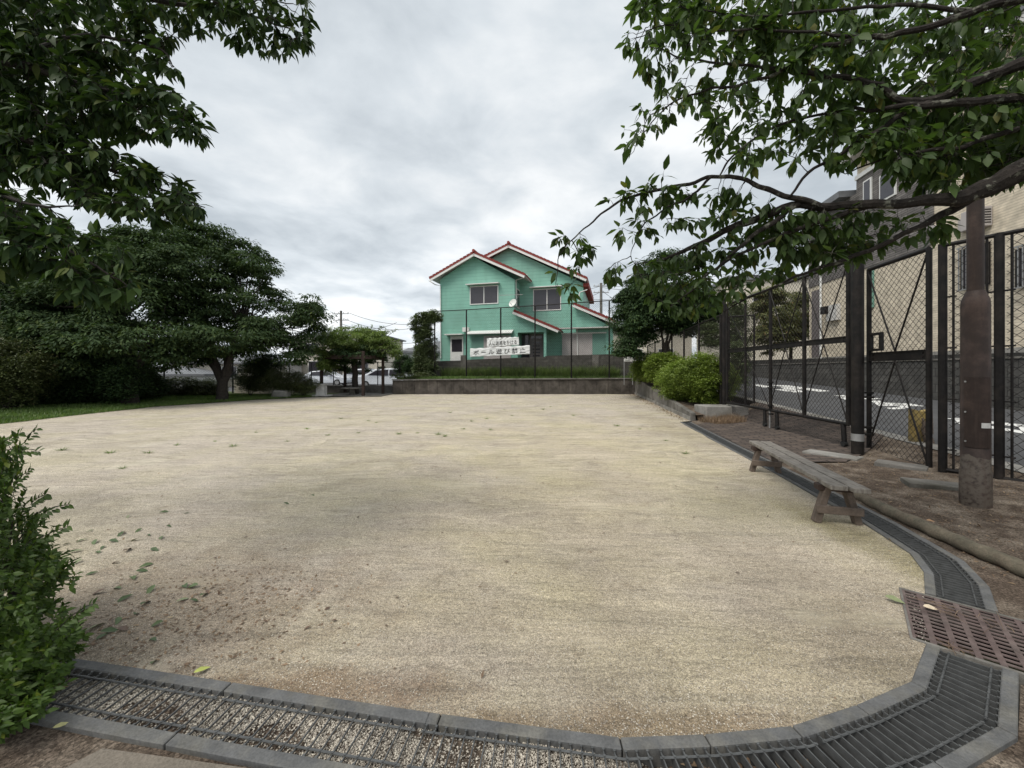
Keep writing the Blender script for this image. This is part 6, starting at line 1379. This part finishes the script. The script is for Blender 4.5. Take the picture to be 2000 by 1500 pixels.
for k in range(24):
    e_ = P(*BXP[k % 12], RNG.uniform(1.8, 2.2)); tw.tube(curve(base + Vector(unit(1)[0]) * .08 * 0 + Vector((RNG.uniform(-.15, .15), RNG.uniform(-.15, .15), 0)), e_.lerp(base + Vector((0, 0, .5)), .25), .05, 5, .15), [.012, .010, .007, .005, .003, .002], 5)
tw.build('stems', M['dark_bark'], t)
s = RNG.uniform(.7, 1.25, len(pos)); leafmesh('leaves', pos, ax, nr, .034 * s, .0145 * s, 'leaf', M['leaf_box'], t, fold=.25, curl=.15)

# ------------------------------------------------------------------ ground cover: grass, weeds, leaves
def grassstuff(name, label, poly, k, h0, h1, zf, m_=None, wd=.012, cat='grass'):
    P_ = np.array(poly); pts = []
    while len(pts) < k:
        x = RNG.uniform(P_[:, 0].min(), P_[:, 0].max(), 4000); y = RNG.uniform(P_[:, 1].min(), P_[:, 1].max(), 4000); mm = inpoly(x, y, poly); pts += list(zip(x[mm], y[mm]))
    pts = pts[:k]; pos = np.array([(x, y, zf(x, y)) for x, y in pts]); a = unit(k) * .55; a[:, 2] = 1; nn = unit(k); nn[:, 2] *= .2
    o = leafmesh(name, pos, a, nn, RNG.uniform(h0, h1, k), wd, 'blade', m_ or M['blade'], None, fold=0, curl=.3, smooth=False); tag(o, label, cat, kind='stuff'); return o
lz = lambda x, y: .01 + min(.25, max(0, (-x - 14.5) * .03))
grassstuff('grass', 'short green lawn grass in front of the left trees', [(-10.9, 21.3), (-12.7, 19.1), (-14.35, 15.5), (-14.2, 12.5), (-14.0, 10.6), (-15.1, 7), (-20, 7), (-20, 20), (-14, 23)], 60000, .05, .14, lz, wd=.02)
tz = lambda x, y: .86 + .1 * (x + 7) / 14
grassstuff('tall_weeds', 'tall green weeds growing at the foot of the block wall behind the fence', [(-5, 27.5), (-1.2, 26.3), (6.8, 24.4), (6.8, 25.0), (-5, 28.0)], 16000, .25, .95, tz, M['weed'], .03, 'weeds')
grassstuff('tall_weeds', 'low weeds and grass on top of the far retaining wall', [(-7.1, 23.9), (-5, 24.4), (-1, 25.2), (3, 24.6), (7.3, 23.9), (8, 25), (6.5, 24.5), (-5, 27.6), (-7.1, 28)], 16000, .06, .25, tz, M['blade'], .02, 'weeds')
grassstuff('dry_grass', 'dry straw grass in the bed beside the concrete footing', [(5.4, 11.2), (6.5, 11.3), (6.3, 10.3), (5.5, 10.4)], 2500, .06, .25, lambda x, y: slopez(x, y), M['dry'], .008)
# weed tufts on the sand, each its own
tuft = None
spots = [(735, 826), (880, 806), (922, 823), (815, 846), (855, 849), (958, 840), (720, 822), (780, 848), (290, 884), (345, 870), (420, 862), (215, 885), (640, 850), (560, 862), (1060, 800), (1120, 812), (1250, 838), (1205, 832), (950, 818), (1000, 812), (500, 845), (600, 838), (700, 845), (1300, 860), (455, 872), (1340, 886), (240, 915), (120, 880), (665, 818), (1075, 795), (985, 800), (870, 852), (905, 838)]
tpos = []
for i in range(16):
    pass
def make_tuft(seed):
    k = 26; r = np.random.default_rng(seed); an = r.uniform(0, 6.28, k); pos = np.stack([np.cos(an), np.sin(an), np.zeros(k)], 1) * r.uniform(0, .05, k)[:, None]; a = np.stack([np.cos(an), np.sin(an), r.uniform(.5, 2.0, k)], 1); nn = np.tile([0, 0, 1.], (k, 1)) + pos
    return leafmesh('weed_tuft', pos, a, nn, r.uniform(.04, .10, k), .009, 'blade', M['weed'], None, fold=0, curl=.3)
protos = [make_tuft(3), make_tuft(8), make_tuft(12)]
for i, (px, py) in enumerate(spots):
    g_ = G(px, py); o = protos[i] if i < 3 else protos[i % 3].copy()
    if i >= 3: col.objects.link(o)
    o.location = (g_.x, g_.y, sandz(g_.x, g_.y)); o.rotation_euler = (0, 0, i * 1.3); s = .7 + .7 * ((i * 37) % 10) / 10; o.scale = (s, s, s * .75)
    tag(o, 'tiny green weed tuft growing out of the sand', 'weed', 'weed tufts dotted over the sand')
# fallen leaves
def leafobj(name, Ln, Wd, m_, seed, curl=.15):
    r = np.random.default_rng(seed); return leafmesh(name, [(-Ln / 2, 0, .006)], [(1, 0, .05)], [(r.uniform(-.2, .2), r.uniform(-.2, .2), 1)], Ln, Wd, 'leaf', m_, None, fold=.3, curl=curl)
def mcol(name, c): return mat(name, c, rough=.5, var=.15, scale=40, bump=.1)
LG = [mcol('leaf_green_a', (.07, .105, .045)), mcol('leaf_green_b', (.10, .14, .06)), mcol('leaf_brown', (.13, .085, .06)), mcol('leaf_pale', (.22, .25, .14))]
lp = [leafobj('fallen_leaf', .09, .04, LG[k], k) for k in range(4)]
sp = [(330, 1030), (185, 1062), (235, 1048), (160, 1058), (262, 1058), (290, 1048), (250, 1076), (285, 1105), (278, 1116), (190, 1080), (200, 1072), (130, 1065), (145, 1080), (302, 1075), (240, 1044), (270, 1040), (365, 1003), (375, 1148), (362, 1146), (398, 1164), (356, 1174), (380, 1176), (405, 1158), (295, 1155), (245, 1170), (305, 1222), (298, 1252), (300, 1295), (185, 1228), (215, 1235), (240, 1230), (230, 1215), (200, 1245), (175, 1040), (222, 1060), (315, 1052), (150, 1100), (180, 1120), (225, 1100), (260, 1130), (285, 1180), (320, 1000), (560, 985), (610, 968), (250, 1010), (170, 1190), (190, 1160), (230, 1150), (265, 1200), (1355, 1012), (654, 1214), (1060, 944), (1400, 953), (700, 1010), (600, 1228), (990, 1100), (1320, 920), (1290, 905), (640, 1190), (480, 1050), (420, 1090), (1440, 1120), (1180, 1040), (820, 880), (1230, 890), (1150, 905), (900, 930), (1500, 1010)]
used = set()
for i, (px, py) in enumerate(sp):
    k = 2 if i >= 49 else [0, 1, 0, 1, 3, 0, 2, 1][i % 8]
    o = lp[k] if k not in used else lp[k].copy()
    if k in used: col.objects.link(o)
    used.add(k); g_ = G(px, py); o.location = (g_.x, g_.y, sandz(g_.x, g_.y) + .004); o.rotation_euler = (.25 * math.sin(i * 5), .3 * math.cos(i * 3), i * 2.4); s = .6 + .5 * ((i * 53) % 11) / 11 if i < 49 else .45; o.scale = (s, s, s * 1.3)
    nm = ['dull green fallen leaf lying on the sand', 'light green fallen leaf lying on the sand', 'small brown dead leaf lying on the sand', 'pale silvery green fallen leaf lying on the sand'][k]
    tag(o, nm, 'leaf', 'fallen leaves scattered over the sand')
def special(label, px, py, Ln, Wd, c, rz, z=.02, tilt=.2):
    o = leafobj('fallen_leaf', Ln, Wd, mcol('leaf_' + str(px), c), px); g_ = G(px, py, z); o.location = g_; o.rotation_euler = (tilt, .1, rz); tag(o, label, 'leaf')
special('yellow-green fallen leaf beside the channel kerb', 395, 1309, .07, .032, (.42, .46, .12), .9, .01)
special('pale cream leaf lying on the brown catch basin cover', 1818, 1188, .085, .036, (.62, .52, .38), -.2, .02)
special('dull green leaf lying on the corner of the catch basin cover', 1748, 1172, .10, .05, (.22, .25, .13), -.6, .015)
special('orange-brown leaf lying in the soil bed beyond the log kerb', 1818, 1018, .09, .035, (.36, .22, .12), 0, .06)
special('small yellow leaf by the outer kerb at the bottom left', 120, 1418, .05, .02, (.40, .38, .18), .7, .01)
pts_ = []
while len(pts_) < 900:
    x = RNG.normal(-1.95, .45); y = RNG.normal(2.35, .32)
    if inpoly(np.array([x]), np.array([y]), sand_poly)[0]: pts_.append((x, y, sandz(x, y) + .003))
strew('leaf_litter', 'small brown leaf crumbs scattered on the sand beside the boxwood bush', 'leaf litter', pts_, .028, .013, M['dry'])
pts_ = []
while len(pts_) < 1500:
    y = 1.7 + RNG.random() * 17; x = RNG.uniform(-13, 6)
    if noise.noise(Vector((x * .35, y * .35, 2))) < -.05 and RNG.random() < .7: continue
    if inpoly(np.array([x]), np.array([y]), sand_poly)[0]: pts_.append((x, y, sandz(x, y) + .003))
strew('debris', 'tiny dark bits of bark and twig dotted over the sand', 'debris', pts_, .03, .011, M['dry'], tilt=.5)
# twigs on the catch basin
t = MB()
for k in range(16):
    c = Vector(CB(a0 + .12 + RNG.uniform(0, .35), b1 - .1 - RNG.uniform(0, .2), .016)); d = Vector(unit(1)[0]) * RNG.uniform(.04, .14); d.z *= .05; t.tube([c - d, c + d * .3 + Vector((0, 0, .008)), c + d], .0012, 3)
for k in range(14):
    c = Vector(CB(.42 + RNG.uniform(-.06, .06), b0 + .02 + RNG.uniform(-.05, .06), .018)); d = Vector(unit(1)[0]) * RNG.uniform(.02, .06); d.z *= .2; t.tube([c - d, c + d], .0012, 3)
tag(t.build('twigs', M['dry']), 'thin dry twigs strewn over the catch basin cover', 'twigs', kind='stuff')
